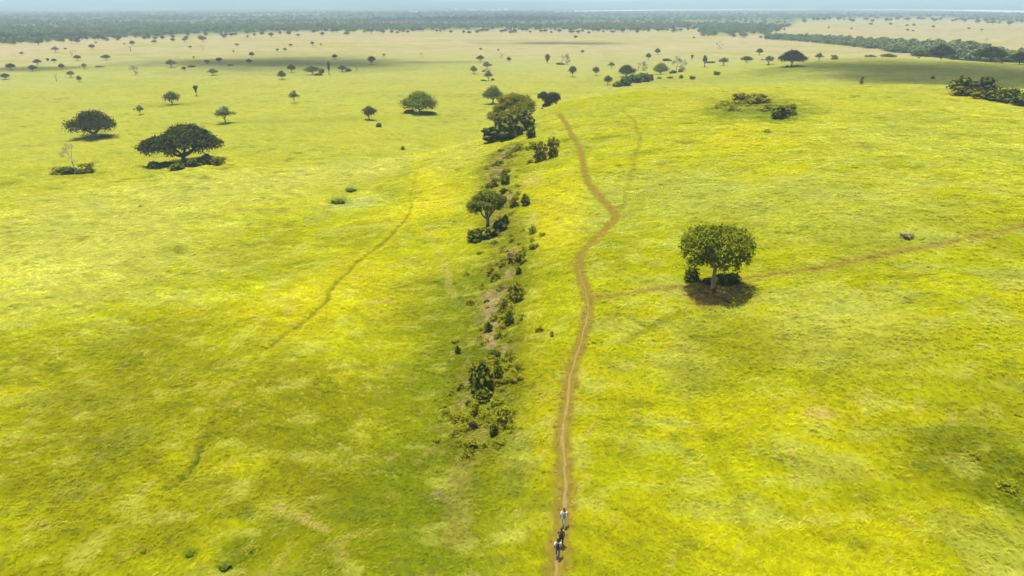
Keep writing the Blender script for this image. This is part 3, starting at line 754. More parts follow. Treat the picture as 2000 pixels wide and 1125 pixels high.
place_tree(1546, 130, 54, 33, 'umbrella', "near-black umbrella-crowned tree standing on the shaded second hill", rot=0)
place_tree(337, 205, 34, 28, 'acacia_b', "dark low-crowned tree with a dead tip, behind the largest dome tree", rot=1.7)
place_tree(440, 240, 40, 34, 'pale', "pale green sparse tree right of and behind the largest dome tree")
place_tree(274, 224, 18, 20, 'pale', "small pale sapling-like tree between the two big dark trees on the left")
place_tree(384, 187, 12, 20, 'vase', "slim funnel-shaped tree on a thin stem, left plain")
place_tree(575, 201, 21, 26, 'pale', "small pale yellow-green tree alone left of the central dome tree")
place_tree(721, 234, 30, 29, 'acacia_b', "small dark tree with bare lower stem just left of the glossy dome tree")
place_tree(146, 340, 30, 56, 'dead', "bleached leafless dead tree standing between two low bushes", cat="tree", rot=.8)

# --- trees of the plain: pixel of the foot, width, height, kind, label
ROWS = [
 (22, 137, 20, 14, 'acacia', "dark flat-topped acacia in the shadow band at the left edge"),
 (11, 155, 20, 13, 'acacia_b', "leaning flat-topped acacia cut by the left edge, in front of the shadow band"),
 (64, 139, 17, 13, 'acacia_b', "lower of two close acacias inside the left shadow band"),
 (74, 127, 17, 12, 'acacia', "upper of two close acacias at the back of the left shadow band"),
 (94, 121, 7, 8, 'acacia', "smaller of a pair of dark acacias above the left shadow band"),
 (106, 122, 12, 8, 'acacia', "larger of a pair of dark acacias above the left shadow band"),
 (121, 135, 12, 12, 'acacia_b', "single round-topped acacia in the right end of the left shadow band"),
 (152, 118, 16, 11, 'acacia', "dark umbrella acacia in front of a grey leafless tree, far left plain"),
 (140, 110, 11, 13, 'bare_b', "grey leafless tree behind a dark umbrella acacia, far left plain"),
 (109, 102, 16, 12, 'grey', "grey-green vase-shaped tree on a thick stem, far left plain"),
 (128, 97, 7, 4, 'acacia', "tiny low dark tree right of the grey-green vase tree, far left plain"),
 (180, 96, 14, 10, 'acacia', "wide dark acacia over its own shadow near the left woodland edge"),
 (208, 117, 18, 11, 'acacia_b', "isolated dark acacia right of the umbrella acacia, far left plain"),
 (165, 135, 13, 12, 'pale', "pale green thorn tree right of the left shadow band"),
 (139, 152, 19, 14, 'brown', "brownish umbrella tree in front of the left shadow band"),
 (155, 160, 12, 13, 'acacia_g', "small dark tree just in front of the brownish umbrella tree"),
 (111, 159, 6, 15, 'snag', "thin brown snag left of the brownish umbrella tree"),
 (43, 108, 10, 8, 'pale', "faint pale tree alone above the left shadow band"),
 (75, 88, 12, 11, 'acacia_b', "bushy dark tree standing clear of the left woodland edge"),
 (124, 84, 8, 9, 'acacia', "small acacia right of the bushy dark tree at the left woodland edge"),
 (140, 83, 9, 9, 'acacia_b', "left one of two touching trees at the left woodland edge"),
 (151, 85, 15, 9, 'acacia', "right one of two touching trees at the left woodland edge"),
 (193, 78, 17, 11, 'acacia_b', "large dark tree on the woodland edge above the wide dark acacia"),
 (187, 85, 6, 4, 'acacia_g', "tiny dark tree directly behind the wide dark acacia near the left woodland"),
 (223, 76, 7, 6, 'acacia', "small tree right of the large dark woodland-edge tree, left"),
 (243, 73, 5, 5, 'acacia_b', "tiny tree at the woodland edge above the hazy blue-grey acacia"),
 (243, 88, 5, 4, 'acacia', "tiny flat tree left of the hazy blue-grey acacia"),
 (98, 78, 10, 9, 'acacia_g', "greenish tree touching the left woodland edge"),
 (259, 89, 12, 10, 'acacia', "hazy blue-grey acacia behind a bare stem, left of centre distance"),
 (255, 100, 6, 11, 'snag', "bare grey stem in front of the hazy blue-grey acacia"),
 (302, 86, 14, 9, 'grey', "low grey-green tree between the hazy acacia and a dark one, distance"),
 (338, 82, 11, 8, 'acacia', "dark flat tree left of the reddish bare tree near the woodland"),
 (361, 83, 14, 10, 'brown', "reddish half-bare tree near the woodland edge, left of centre"),
 (397, 81, 15, 11, 'acacia_g', "bright-rimmed dense tree beside the reddish half-bare tree"),
 (372, 95, 9, 6, 'brown', "small brown round tree on the beige sward, left of centre"),
 (397, 98, 6, 8, 'bare_b', "faint leafless sapling on the beige sward, left of centre"),
 (463, 91, 10, 7, 'brown', "small brown tree on the beige sward above the large shadow patch"),
 (456, 102, 5, 4, 'acacia', "tiny dark tree on the upper rim of the large shadow patch"),
 (492, 112, 12, 11, 'acacia', "upper of two dark acacias in the middle of the large shadow patch"),
 (487, 125, 14, 10, 'acacia', "lower of two dark acacias in the middle of the large shadow patch"),
 (379, 117, 5, 7, 'vase', "tiny lollipop-shaped tree at the left tip of the large shadow patch"),
 (405, 124, 14, 7, 'acacia', "wide flat dark acacia in the left part of the large shadow patch"),
 (428, 122, 16, 10, 'acacia', "widest flat acacia in the left part of the large shadow patch"),
 (335, 132, 24, 17, 'grey', "grey-olive umbrella tree with thick trunk left of the large shadow patch"),
 (265, 147, 15, 19, 'bare', "grey leafless multi-stemmed tree on the left plain"),
 (360, 138, 10, 9, 'acacia_b', "small round dark tree right of the grey-olive umbrella tree"),
 (416, 147, 21, 14, 'acacia_g', "olive flat tree on the lower rim of the large shadow patch"),
 (542, 101, 8, 7, 'brown', "tiny reddish tree on the beige sward above the shadow, left one of a pair"),
 (557, 100, 7, 7, 'acacia_g', "tiny green tree on the beige sward above the shadow, right one of a pair"),
 (568, 91, 9, 6, 'acacia', "flat dark tree alone on the beige sward behind the tiny pair"),
 (610, 88, 10, 7, 'acacia', "flat grey tree behind a pale leafless one on the beige sward"),
 (615, 94, 7, 7, 'bare_b', "pale leafless tree in front of a flat grey tree on the beige sward"),
 (627, 90, 5, 6, 'pale', "tiny pale tree right of the leafless one on the beige sward"),
 (654, 116, 12, 11, 'acacia_b', "dark tree at the upper right rim of the large shadow patch"),
 (726, 126, 19, 17, 'acacia', "tall black-crowned tree with visible limbs at the right end of the large shadow patch"),
 (570, 142, 18, 17, 'acacia', "tall-stemmed umbrella tree in the large shadow patch, left of the green bushy tree"),
 (551, 155, 18, 19, 'round', "round dark tree standing just below the large shadow patch"),
 (611, 146, 30, 18, 'acacia_g', "wide green bushy tree on the lower rim of the large shadow patch"),
 (643, 146, 15, 26, 'candelabra', "tall ragged dark tree right of the wide green bushy tree"),
 (669, 140, 19, 13, 'acacia_b', "lopsided dark tree right of the tall ragged tree in the shadow patch"),
 (697, 138, 6, 13, 'snag', "dead broken stem in the right part of the large shadow patch"),
 (750, 112, 7, 8, 'brown', "tiny brown tree right of the tall black-crowned tree"),
 (826, 112, 9, 9, 'bare_b', "small leafless brownish tree alone on the central sward"),
 (939, 99, 8, 6, 'brown', "small brown tree highest in the cluster at the centre distance"),
 (973, 101, 6, 6, 'brown', "tiny brown tree directly behind a leafless one, centre distance"),
 (977, 115, 8, 11, 'bare_b', "thin leafless tree in front of a tiny brown one, centre distance"),
 (938, 121, 15, 14, 'acacia_g', "tilted oval dark green tree in the centre cluster"),
 (994, 121, 10, 11, 'acacia_b', "small brownish round tree right of the thin leafless tree, centre"),
 (951, 136, 22, 17, 'grey', "sprawling grey two-stemmed tree in the centre cluster"),
 (925, 144, 16, 16, 'acacia_g', "green pointed tree at the lower left of the centre cluster"),
 (954, 158, 20, 22, 'grey', "grey fan-shaped tree lowest in the centre cluster"),
 (1069, 123, 14, 18, 'oval', "oval light green tree beside a rusty leafless one, right of centre"),
 (1097, 125, 19, 20, 'bare', "rusty leafless tree with dark bush at its foot, right of the oval green tree"),
 (1118, 150, 19, 22, 'acacia', "dark umbrella tree with pale trunk nearer than the rusty leafless tree"),
 (1124, 75, 11, 6, 'acacia', "flat dark tree alone just in front of the woodland, right of centre"),
 (1138, 104, 8, 7, 'acacia_b', "small round tree alone on the sward above the pale-trunked umbrella tree"),
 (1164, 147, 17, 17, 'acacia', "dark umbrella tree on a thin stem right of the pale-trunked one"),
 (1187, 166, 18, 20, 'acacia_b', "dark double-topped tree just left of the long dark hedge"),
 (1194, 134, 15, 14, 'pale', "faint pale thorn tree behind the two dark umbrella trees"),
 (1223, 150, 35, 24, 'spread', "broad mid-green spreading tree directly behind the long dark hedge"),
 (1246, 137, 21, 17, 'bare', "grey leafless fan-shaped tree behind the broad spreading tree"),
 (1290, 145, 32, 23, 'dome', "dark green flat-bottomed tree right of the long dark hedge"),
 (1320, 142, 24, 30, 'bare', "tall grey-brown leafless tree with bushes at its foot, right of the flat-bottomed tree"),
 (1337, 133, 7, 12, 'bare_b', "small leafless sapling right of the tall grey-brown tree"),
 (1266, 117, 12, 14, 'acacia', "small acacia on a thin stem behind the flat-bottomed dark green tree"),
 (1284, 106, 13, 13, 'round', "small round tree farthest back behind the tall grey-brown tree"),
 (1351, 119, 8, 12, 'vase', "small ball-crowned tree right of the tall grey-brown leafless tree"),
 (1376, 131, 18, 23, 'candelabra', "green tree with upright candelabra arms beside the second hill"),
 (1404, 96, 13, 15, 'bare_b', "brown leafless tree with triangular top, before the woodland promontory"),
 (1413, 128, 24, 17, 'grey', "grey flat two-lobed tree right of the candelabra tree"),
 (1458, 123, 28, 14, 'acacia', "widest flat-topped acacia left of the near-black umbrella tree"),
 (1483, 108, 16, 14, 'acacia', "dark acacia farthest back above the widest flat-topped one"),
 (1501, 126, 24, 18, 'pale', "light green tree immediately left of the near-black umbrella tree"),
 (1599, 119, 16, 17, 'pale', "sparse olive tree right of the near-black umbrella tree"),
 (1355, 76, 5, 5, 'acacia', "tiny tree at the left corner of the woodland promontory"),
 (1494, 79, 4, 6, 'vase', "tiny dark stump-like tree at the right end of the woodland promontory"),
 (1923, 83, 7, 10, 'bare_b', "thin T-shaped leafless tree alone on the far right sward"),
 (1993, 105, 11, 13, 'acacia', "thin-stemmed flat acacia at the right edge above the gallery forest"),
 (1618, 57, 6, 6, 'brown', "tiny tree at the left end of the far right sward, thin"),
 (1663, 58, 8, 5, 'brown', "tiny brown flat tree lowest on the left of the far right sward"),
 (1700, 50, 10, 6, 'acacia', "tiny hazy acacia left of another like it on the far right sward"),
 (1739, 49, 9, 5, 'acacia_b', "tiny hazy acacia left of the close pair on the far right sward"),
 (1771, 52, 8, 5, 'acacia', "left one of a close pair of tiny hazy acacias, far right sward"),
 (1784, 51, 9, 5, 'acacia', "right one of a close pair of tiny hazy acacias, far right sward"),
 (1772, 61, 9, 5, 'acacia', "tiny dark tree directly below the close pair, far right sward"),
 (1783, 62, 6, 4, 'acacia_b', "smallest tree below the close pair, far right sward"),
 (1822, 55, 8, 6, 'acacia', "tiny tree in the middle of the far right sward, alone"),
 (1892, 58, 8, 5, 'acacia', "left one of two tiny trees on the shaded strip of the far right sward"),
 (1917, 61, 8, 5, 'brown', "right one of two tiny trees on the shaded strip of the far right sward"),
 (1911, 45, 8, 6, 'acacia', "tiny dark tree close to the wood at the right of the far sward"),
]
for r_ in ROWS: place_tree(*r_)

# edge trees: alike, a few pixels each
for px in np.concatenate([np.linspace(20, 690, 34), np.linspace(720, 1350, 46), np.linspace(1570, 1990, 30)]):
    px = px + random.uniform(-9, 9)
    e_ = float(np.interp(px, WOOD_EDGE[:, 0], WOOD_EDGE[:, 1]))
    place_tree(px, e_ + random.uniform(-3.5, 3.5), random.uniform(7, 13), random.uniform(6, 9.5), random.choice(['acacia', 'acacia_b', 'acacia_g', 'grey', 'acacia']),
               "tiny hazy tree in the loose row along the near edge of the far woodland", "small trees along the woodland edge")

# ------------------------------------------------------------------ shrubs
SHRUB = {}
def make_shrub(key, leaf, seed, nleaf=1000, ls=.095, tall=1.0, nl=9, irr=.5, shell=.3):
    rng = np.random.default_rng(seed); L = []
    for i in range(nl):
        th = i * 2.399 + rng.normal() * .3; f = math.sqrt(i / nl)
        rr = f * .34 * (1 + irr * .25 * rng.normal())
        h_ = (.62 - .22 * f ** 3) * (1 + irr * .3 * rng.normal())
        L.append((rr * math.cos(th), rr * math.sin(th), min(.62, max(.14, h_ * .8)), .2, .2, max(.12, .2 * h_ / .6)))
    for i in range(5):
        th = i * 1.256 + rng.normal() * .3
        L.append((.30 * math.cos(th), .30 * math.sin(th), .17, .19, .19, .16))
    V, Fc, var = lobe_leaves(L, nleaf, ls, rng, shell, .5, 1.2)
    V[:, 2] = np.maximum(V[:, 2], -.03)
    T = Tubes(4)
    for i in range(6):
        x, y, z, *_r = L[i]
        T.limb((x * .15, y * .15, -.08), (x, y, z), .022, .006, .05, rng, 3)
    nv = len(V)
    TV = np.array([tuple(v) for v in T.V]); TF = np.array(T.F)
    V = np.concatenate([V, TV]); Fc = np.concatenate([Fc, TF + nv])
    me = np_mesh("shrub_" + leaf, V, Fc, [M_LEAF[leaf], M_BARK], np.r_[np.zeros(nleaf), np.ones(len(TF))])
    put_float(me, 'var', np.r_[var, np.zeros(len(TV))])
    SHRUB[key] = me
make_shrub('d1', 'shrub', 101); make_shrub('d2', 'shrub', 112, nl=12, irr=.45); make_shrub('d3', 'dark', 103, irr=.8)
make_shrub('g1', 'mid', 104, irr=.8); make_shrub('l1', 'scrub', 105, 330, .055, irr=1.2, shell=.1); make_shrub('l2', 'scrub', 106, 300, .06, irr=1.4, shell=.05)
make_shrub('y1', 'yellow', 107); make_shrub('o1', 'olive', 108, 520, .07, irr=.9, shell=.15); make_shrub('gr', 'straw', 109, 700, .09, irr=.8); make_shrub('br', 'brown', 110, 500, .09, irr=1, shell=.05)
GUL = "bushes along the gully"
def shrub(px, py, wpx, hpx, key, label, group=GUL, dist=None, name="shrub"):
    if dist is not None:
        d = ray(px, py); h_ = math.hypot(d[0], d[1]); q = np.array([d[0] / h_ * dist, d[1] / h_ * dist, 0]); q[2] = hgt(q[0], q[1])[0]
    else: q = ground_at(px, py)
    dep = depth_of(q); wm = wpx * dep / F; v = (562.5 - py) / F
    hm = hpx * dep / (F * (math.cos(PITCH) + v * math.sin(PITCH)))
    dn = math.asin(min(.95, (CAMZ - q[2]) / np.linalg.norm(q - np.array([0, 0, CAMZ]))))
    wm = max(wm, hm * .62); hm = max(hm - wm * .45 * math.sin(dn), hm * .45)          # part of its picture height is its own depth
    o = link(bpy.data.objects.new(name, SHRUB[key]))
    o.location = (q[0], q[1], q[2] - .05); o.rotation_euler = (0, 0, random.uniform(-3, 3)); o.scale = (wm / .98, wm / .98, hm / .74)
    if key in ('l1', 'l2'): o.scale.z *= .6
    tag(o, label, "shrub", group)
    return o
SH = [
 (990, 268, 60, 44, 'd1', "dark shrub directly under the feathery olive acacia"), (964, 275, 42, 28, 'd3', "low dark grey shrub at the left foot of the spur, below the olive acacia"),
 (1020, 254, 48, 38, 'd2', "dark shrub at the upper right of the thicket under the olive acacia"), (1037, 268, 20, 22, 'd1', "small dark green shrub on the crest right of the olive acacia"),
 (1055, 314, 36, 34, 'o1', "tall dark-stemmed bush, left one of a pair below the ridge crest"), (1080, 308, 28, 36, 'o1', "tall dark-stemmed bush, right one of a pair beside the path"),
 (1015, 292, 46, 22, 'l1', "light green scrub mound under the small dark crest shrub"), (1040, 290, 40, 24, 'l1', "light green scrub behind the pair of tall bushes"), (995, 305, 36, 18, 'l1', "thin light scrub on the slope below the thicket"), (970, 322, 30, 18, 'l2', "pale straggly scrub left of the scrub mound"),
 (987, 362, 18, 22, 'd2', "small dark bush right above the fork-trunked tree"), (965, 366, 20, 18, 'o1', "small olive bush above the fork-trunked tree, left of a darker one"), (985, 348, 24, 18, 'o1', "small olive bush at the top of the gully"),
 (1026, 400, 18, 20, 'd2', "small dark bush right of the fork-trunked tree, by the yellow grass"), (1003, 402, 22, 18, 'o1', "small olive bush touching the fork-trunked tree's crown"), (985, 376, 20, 10, 'd3', "low dark plant just behind the fork-trunked tree"),
 (930, 470, 40, 26, 'd1', "dark bush, mostly standing in for tree shade, left of the forked trunk"), (955, 462, 40, 24, 'd1', "dark bush, mostly standing in for tree shade, at the foot of the forked trunk"), (976, 448, 30, 22, 'd1', "dark bush, mostly standing in for tree shade, right of the forked trunk"), (987, 438, 14, 18, 'd2', "upright dark bush at the right end of the tree's shade"),  # first three bushes mostly stand in for the forked tree's shadow
 (1040, 456, 22, 32, 'l2', "thin leggy bush on the gully's right bank near the yellow grass"), (1014, 516, 30, 26, 'o1', "olive bush mid-gully below the forked tree"), (1000, 512, 26, 18, 'br', "dry pinkish brush mid-gully left of an olive bush"), (1013, 534, 12, 14, 'd2', "small very dark bush mid-gully"),
 (985, 604, 44, 40, 'l1', "large light olive scrub filling the gully"), (1008, 588, 34, 34, 'o1', "olive scrub on the gully's right side above a dark stem bush"), (995, 634, 16, 28, 'd2', "narrow dark bush in the gully under the large light scrub"), (954, 648, 16, 20, 'd2', "small dark bush on the gully's left side"), (978, 644, 24, 14, 'o1', "small olive tuft between two dark bushes in the gully"),
 (894, 690, 9, 16, 'd2', "lone tiny dark bush on the slope left of the gully"), (964, 698, 26, 18, 'd3', "dark ragged bush just above the largest gully bush"), (970, 712, 14, 14, 'd1', "small dark green bush touching the top of the largest gully bush"),
 (942, 762, 46, 58, 'd2', "largest dark bush of the gully, lower half"), (974, 742, 24, 30, 'd1', "black-green bush on the right shoulder of the largest gully bush"), (944, 780, 36, 26, 'd1', "dark low bush at the foot of the largest gully bush"), (925, 742, 24, 30, 'o1', "olive bush on the left shoulder of the largest gully bush"), (955, 718, 40, 24, 'o1', "olive bush behind the largest gully bush"),
 (985, 830, 40, 36, 'o1', "olive straggly bush right of the gully floor, below the largest bush"), (955, 822, 34, 34, 'l1', "light olive scrub below the largest gully bush"), (930, 812, 22, 24, 'o1', "small olive bush beside the bare gully earth"), (965, 850, 18, 24, 'd2', "small dark bush at the gully's lower end"), (925, 838, 20, 20, 'br', "dry brush by the bare gully earth"), (945, 872, 22, 22, 'l2', "last pale scrub at the lower end of the gully"),
 (1078, 656, 9, 10, 'o1', "tiny green bush between the gully and the path"), (875, 748, 7, 7, 'l1', "tiny round green plant left of the largest gully bush"),
]
for s_ in SH: shrub(*s_)
for k in range(175):
    t_ = random.random() ** .85 * 58; i = int(t_); q = GULLY[i] + (GULLY[i + 1] - GULLY[i]) * (t_ - i)
    q = q + np.array([random.gauss(0, 2.5), random.gauss(0, 1.0)])
    if seg_dist(np.array([q[0]]), np.array([q[1]]), MAIN)[0] < 4: continue
    o = link(bpy.data.objects.new("shrub", SHRUB[random.choice(['l1', 'l1', 'l2', 'o1', 'o1'])]))
    sc_ = random.uniform(.9, 2.4) * (.6 + .4 * min(1, q[1] / 130)); o.location = (q[0], q[1], hgt(q[0], q[1])[0] - .05); o.rotation_euler = (0, 0, random.uniform(-3, 3)); o.scale = (sc_, sc_, sc_ * random.uniform(.35, .7))
    tag(o, "low olive scrub clump, one of many alike massed along the gully floor", "shrub", "low scrub massed in the gully")
SP = "bushes scattered over the plain"
for s_ in [
 (300, 328, 24, 14, 'd1', "dark bush at the left end under the largest dome tree"), (322, 326, 30, 12, 'd3', "low dark bush under the left part of the largest dome tree"), (345, 331, 30, 14, 'd1', "green-rimmed bush in front of the largest dome tree"),
 (375, 324, 40, 16, 'd3', "black bush behind the trunk of the largest dome tree"), (405, 321, 34, 20, 'd2', "tall bush at the right under the largest dome tree"), (427, 322, 28, 16, 'shr' if False else 'o1', "olive bush at the outer right end under the largest dome tree"),
 (118, 340, 44, 15, 'o1', "olive bush at the left foot of the bleached dead tree"), (136, 340, 26, 16, 'g1', "green bush touching the dead tree's trunk on its left"), (171, 337, 34, 18, 'o1', "rounded olive bush at the right foot of the bleached dead tree"), (158, 339, 18, 9, 'g1', "low green bush between the dead trunk and the rounded bush"),
 (205, 267, 24, 4, 'g1', "flat green growth in the shade of the spreading tree, right side"), (800, 220, 22, 7, 'd1', "dark bush in the shade left of the glossy dome tree's trunk"), (835, 221, 34, 4, 'd1', "flat dark growth in the shade right of the glossy dome tree's trunk"),
 (740, 248, 11, 8, 'g1', "small round bush in front of the glossy dome tree, left"), (787, 293, 8, 8, 'y1', "tiny yellow-green bush on the slope below the glossy dome tree"), (275, 404, 14, 8, 'l1', "small low plant alone in the pale grass below the largest dome tree"),
 (195, 131, 20, 3, 'o1', "long flat bush line right of the left shadow band"), (374, 131, 15, 4, 'd1', "low dark bush line in the left part of the large shadow patch"), (450, 128, 12, 3, 'd1', "low dark bush in the middle of the large shadow patch"),
 (622, 147, 18, 5, 'd1', "dark bush at the foot of the wide green bushy tree"), (628, 142, 12, 8, 'd1', "dark bush between the wide green tree and the tall ragged one"), (680, 139, 12, 6, 'd1', "dark bush under the lopsided tree in the shadow patch"), (945, 140, 7, 3, 'd3', "tiny dark bush behind the grey fan-shaped tree"), (945, 158, 12, 3, 'd3', "flat bush at the left foot of the grey fan-shaped tree"), (962, 157, 8, 4, 'd3', "flat bush at the right foot of the grey fan-shaped tree"),
 (1095, 126, 18, 4, 'd3', "dark bush at the foot of the rusty leafless tree"), (1303, 119, 18, 5, 'd3', "low dark hedge behind the tall grey-brown leafless tree"), (1314, 143, 15, 6, 'd3', "brown-green bush at the left foot of the tall grey-brown tree"), (1329, 141, 10, 7, 'd1', "dark bush at the right foot of the tall grey-brown tree"), (1388, 123, 20, 4, 'd1', "low bush line behind the candelabra tree"),
 (1537, 131, 5, 4, 'd3', "tiny black bush left of the near-black umbrella tree's trunk"), (1682, 164, 8, 13, 'o1', "slim upright bush on the near hill's crest"), (1821, 154, 8, 6, 'd1', "tiny dark bush on the shaded second hill"), (1500, 127, 5, 3, 'br', "small rusty bush at the foot of the light green tree"),
 (1330, 153, 8, 7, 'd1', "small bush on the ridge skyline right of the long hedge"), (1352, 155, 12, 7, 'g1', "spiky green bush on the ridge skyline left of a similar one"), (1400, 146, 13, 7, 'g1', "spiky green bush on the ridge skyline, right one"), (1287, 154, 12, 4, 'o1', "flat bush trailing from the right end of the long hedge"), (1308, 153, 16, 4, 'o1', "low olive bush line on the ridge skyline"),
 (1630, 116, 16, 8, 'o1', "pale bush line at the start of the gallery forest"),
]: shrub(*s_, group=SP)
for s_ in [(1206, 169, 20, 10, 'd1', "low left end of the long dark hedge on the ridge"), (1222, 167, 24, 17, 'd1', "left middle bush of the long dark hedge on the ridge"), (1240, 162, 26, 17, 'g1', "bright-topped centre bush of the long dark hedge"), (1257, 159, 28, 17, 'd1', "rounded right bush of the long dark hedge on the ridge"), (1270, 157, 14, 12, 'd1', "small right end bush of the long dark hedge on the ridge")]:
    shrub(*s_, group="hedge bushes on the ridge", dist=None)
HL = "bushes on the right hillside"
for s_ in [(1350, 548, 32, 26, 'd1', "dark round shrub left behind the flat-crowned tree's trunk"), (1422, 552, 44, 22, 'g1', "green shrub right behind the flat-crowned tree's trunk"), (1378, 552, 24, 12, 'br', "dry brush between the shrubs under the flat-crowned tree"),
 (1415, 205, 44, 16, 'l1', "light scrub patch at the upper left of the hill thicket"), (1448, 198, 44, 16, 'o1', "olive scrub at the upper edge of the hill thicket"), (1485, 200, 44, 16, 'o1', "olive scrub behind the middle of the hill thicket"),
 (1430, 215, 50, 18, 'l1', "light scrub patch at the left end of the hill thicket"), (1465, 205, 60, 18, 'l1', "light scrub patch in the middle of the hill thicket"), (1500, 215, 50, 22, 'l1', "light scrub patch right in the hill thicket"), (1523, 232, 34, 24, 'd2', "darkest shrub at the right of the hill thicket"), (1545, 225, 26, 20, 'o1', "olive shrub at the right end of the hill thicket"), (1400, 212, 30, 12, 'l1', "faint scrub at the far left of the hill thicket"),
 (1500, 258, 20, 10, 'l1', "small olive bush below the hill thicket"), (1770, 464, 26, 12, 'gr', "pale straw-coloured dry bush beside the faint trail on the right hillside"),
 (1900, 890, 40, 18, 'l1', "lush green scrub in the hollow at the lower right"), (1965, 950, 50, 24, 'l1', "lush green scrub at the lower right edge"), (440, 1108, 24, 14, 'g1', "small green bush at the bottom edge, left half"), (372, 1082, 18, 10, 'g1', "smaller green bush left of the bottom-edge one"), (490, 1075, 36, 18, 'l1', "soft green scrub in the dark patch at the bottom left"), (280, 1080, 14, 8, 'o1', "tiny olive plant at the bottom left"),
 (660, 397, 26, 10, 'g1', "bright green plant, lower one on the sage patch of the left slope"), (685, 375, 20, 9, 'g1', "bright green plant, upper one on the sage patch of the left slope")]:
    shrub(*s_, group=HL)
BK = "dark bushes behind the near hill"
for s_ in [(1878, 165, 46, 26, 'd1', "dark flat bush behind the hill crest at the left of the right-edge thicket", 352), (1922, 170, 48, 30, 'd3', "grey-green rounded bush behind the crest in the right-edge thicket", 345), (1890, 172, 58, 20, 'y1', "yellow-olive bush just showing over the crest at the right", 330), (1918, 178, 30, 16, 'y1', "second yellow-olive bush lower on the crest at the right", 322), (1945, 185, 44, 22, 'd1', "black bush just over the crest beside the yellow-olive bush", 322), (1972, 188, 44, 28, 'd1', "tall black bush over the crest near the right edge", 318), (2000, 195, 40, 24, 'd2', "black bush cut by the right edge behind the crest", 312)]:
    shrub(*s_[:6], group=BK, dist=s_[6])

# ------------------------------------------------------------------ woodland masses
def instancer(name, pts, scl, rotz, src, label, extra=None, zrot=None):
    me = bpy.data.meshes.new(name); me.vertices.add(len(pts)); me.vertices.foreach_set('co', np.asarray(pts, np.float32).ravel())
    rv = np.zeros((len(pts), 3), np.float32); rv[:, 2] = rotz
    put_vec(me, 'rv', rv); put_vec(me, 'sc', scl)
    if extra is not None: put_col(me, 'tint', extra)
    o = link(bpy.data.objects.new(name, me))
    cl = bpy.data.collections.new(name + "_sources")
    for s in src: cl.objects.link(s)
    g = bpy.data.node_groups.new(name + "_spread", 'GeometryNodeTree')
    g.interface.new_socket('Geometry', in_out='INPUT', socket_type='NodeSocketGeometry'); g.interface.new_socket('Geometry', in_out='OUTPUT', socket_type='NodeSocketGeometry')
    gi = g.nodes.new('NodeGroupInput'); go = g.nodes.new('NodeGroupOutput')
    ip = g.nodes.new('GeometryNodeInstanceOnPoints'); ci = g.nodes.new('GeometryNodeCollectionInfo')
    ci.inputs['Collection'].default_value = cl; ci.inputs['Separate Children'].default_value = True; ci.inputs['Reset Children'].default_value = True
    a = g.nodes.new('GeometryNodeInputNamedAttribute'); a.data_type = 'FLOAT_VECTOR'; a.inputs['Name'].default_value = 'rv'
    b = g.nodes.new('GeometryNodeInputNamedAttribute'); b.data_type = 'FLOAT_VECTOR'; b.inputs['Name'].default_value = 'sc'
    rn = g.nodes.new('FunctionNodeRandomValue'); rn.data_type = 'INT'
    for s in rn.inputs:
        if s.name == 'Min' and s.type == 'INT': s.default_value = 0
        if s.name == 'Max' and s.type == 'INT': s.default_value = len(src) - 1
    e2r = g.nodes.new('FunctionNodeEulerToRotation')
    L = g.links.new
    L(gi.outputs[0], ip.inputs['Points']); L(ci.outputs[0], ip.inputs['Instance']); ip.inputs['Pick Instance'].default_value = True
    L([s for s in rn.outputs if s.type == 'INT'][0], ip.inputs['Instance Index'])
    L(a.outputs[0], e2r.inputs[0]); L(e2r.outputs[0], ip.inputs['Rotation']); L(b.outputs[0], ip.inputs['Scale'])
    L(ip.outputs[0], go.inputs[0])
    md = o.modifiers.new("spread", 'NODES'); md.node_group = g
    tag(o, label, kind='stuff')
    return o

WSRC = []
for k in range(6):
    rng = np.random.default_rng(200 + k)
    L_ = crown_umbrella(1.15, 1.0, .30, rng, 9, .24, .75, 2.0, .2) + [(0, 0, .3, .3, .3, .25)]
    V, Fc, var = lobe_leaves(L_, 230, .085, rng, .4, .5)
    me = np_mesh("wood_crown", V, Fc, [M_LEAF['wood' if k < 4 else ('shrub' if k == 4 else 'grey')]]); put_float(me, 'var', var)
    WSRC.append(bpy.data.objects.new("wood_crown", me))

def woodland():
    n_ = 60000
    r = np.exp(RNG.uniform(math.log(1050), math.log(6000), n_)); az = RNG.uniform(-40, 40, n_) * math.pi / 180
    x = r * np.sin(az); y = r * np.cos(az); z = hgt(x, y, False)
    px, py = project(x, y, z)
    wm = wood_mask(px, py)
    edge = wm + (fbm(x / 150, y / 150, 305, 3) - .5) * 12
    dens = (.10 * sst(-4, 0, wm) + .9 * sst(0, 11, edge)) * (.10 + .90 * sst(.40, .60, fbm(x / 420, y / 300, 301, 4)))
    keep = (RNG.random(n_) < dens * (.54 - .36 * sst(1800, 4800, r))) & (wm > -4)
    # keep the lake clear
    x, y, z, r = x[keep], y[keep], z[keep], r[keep]
    h = RNG.uniform(5.5, 10.5, len(x)) * (1 + .35 * sst(2000, 5000, r)); wd = h * RNG.uniform(.9, 1.5, len(x)) * (1 + .5 * sst(1600, 5000, r))
    print("woodland", len(x))
    instancer("woodland", np.stack([x, y, z - .3], 1), np.stack([wd, wd, h], 1), RNG.uniform(0, 6.28, len(x)), WSRC, "far hazy woodland reaching across the plain to the horizon")
woodland()

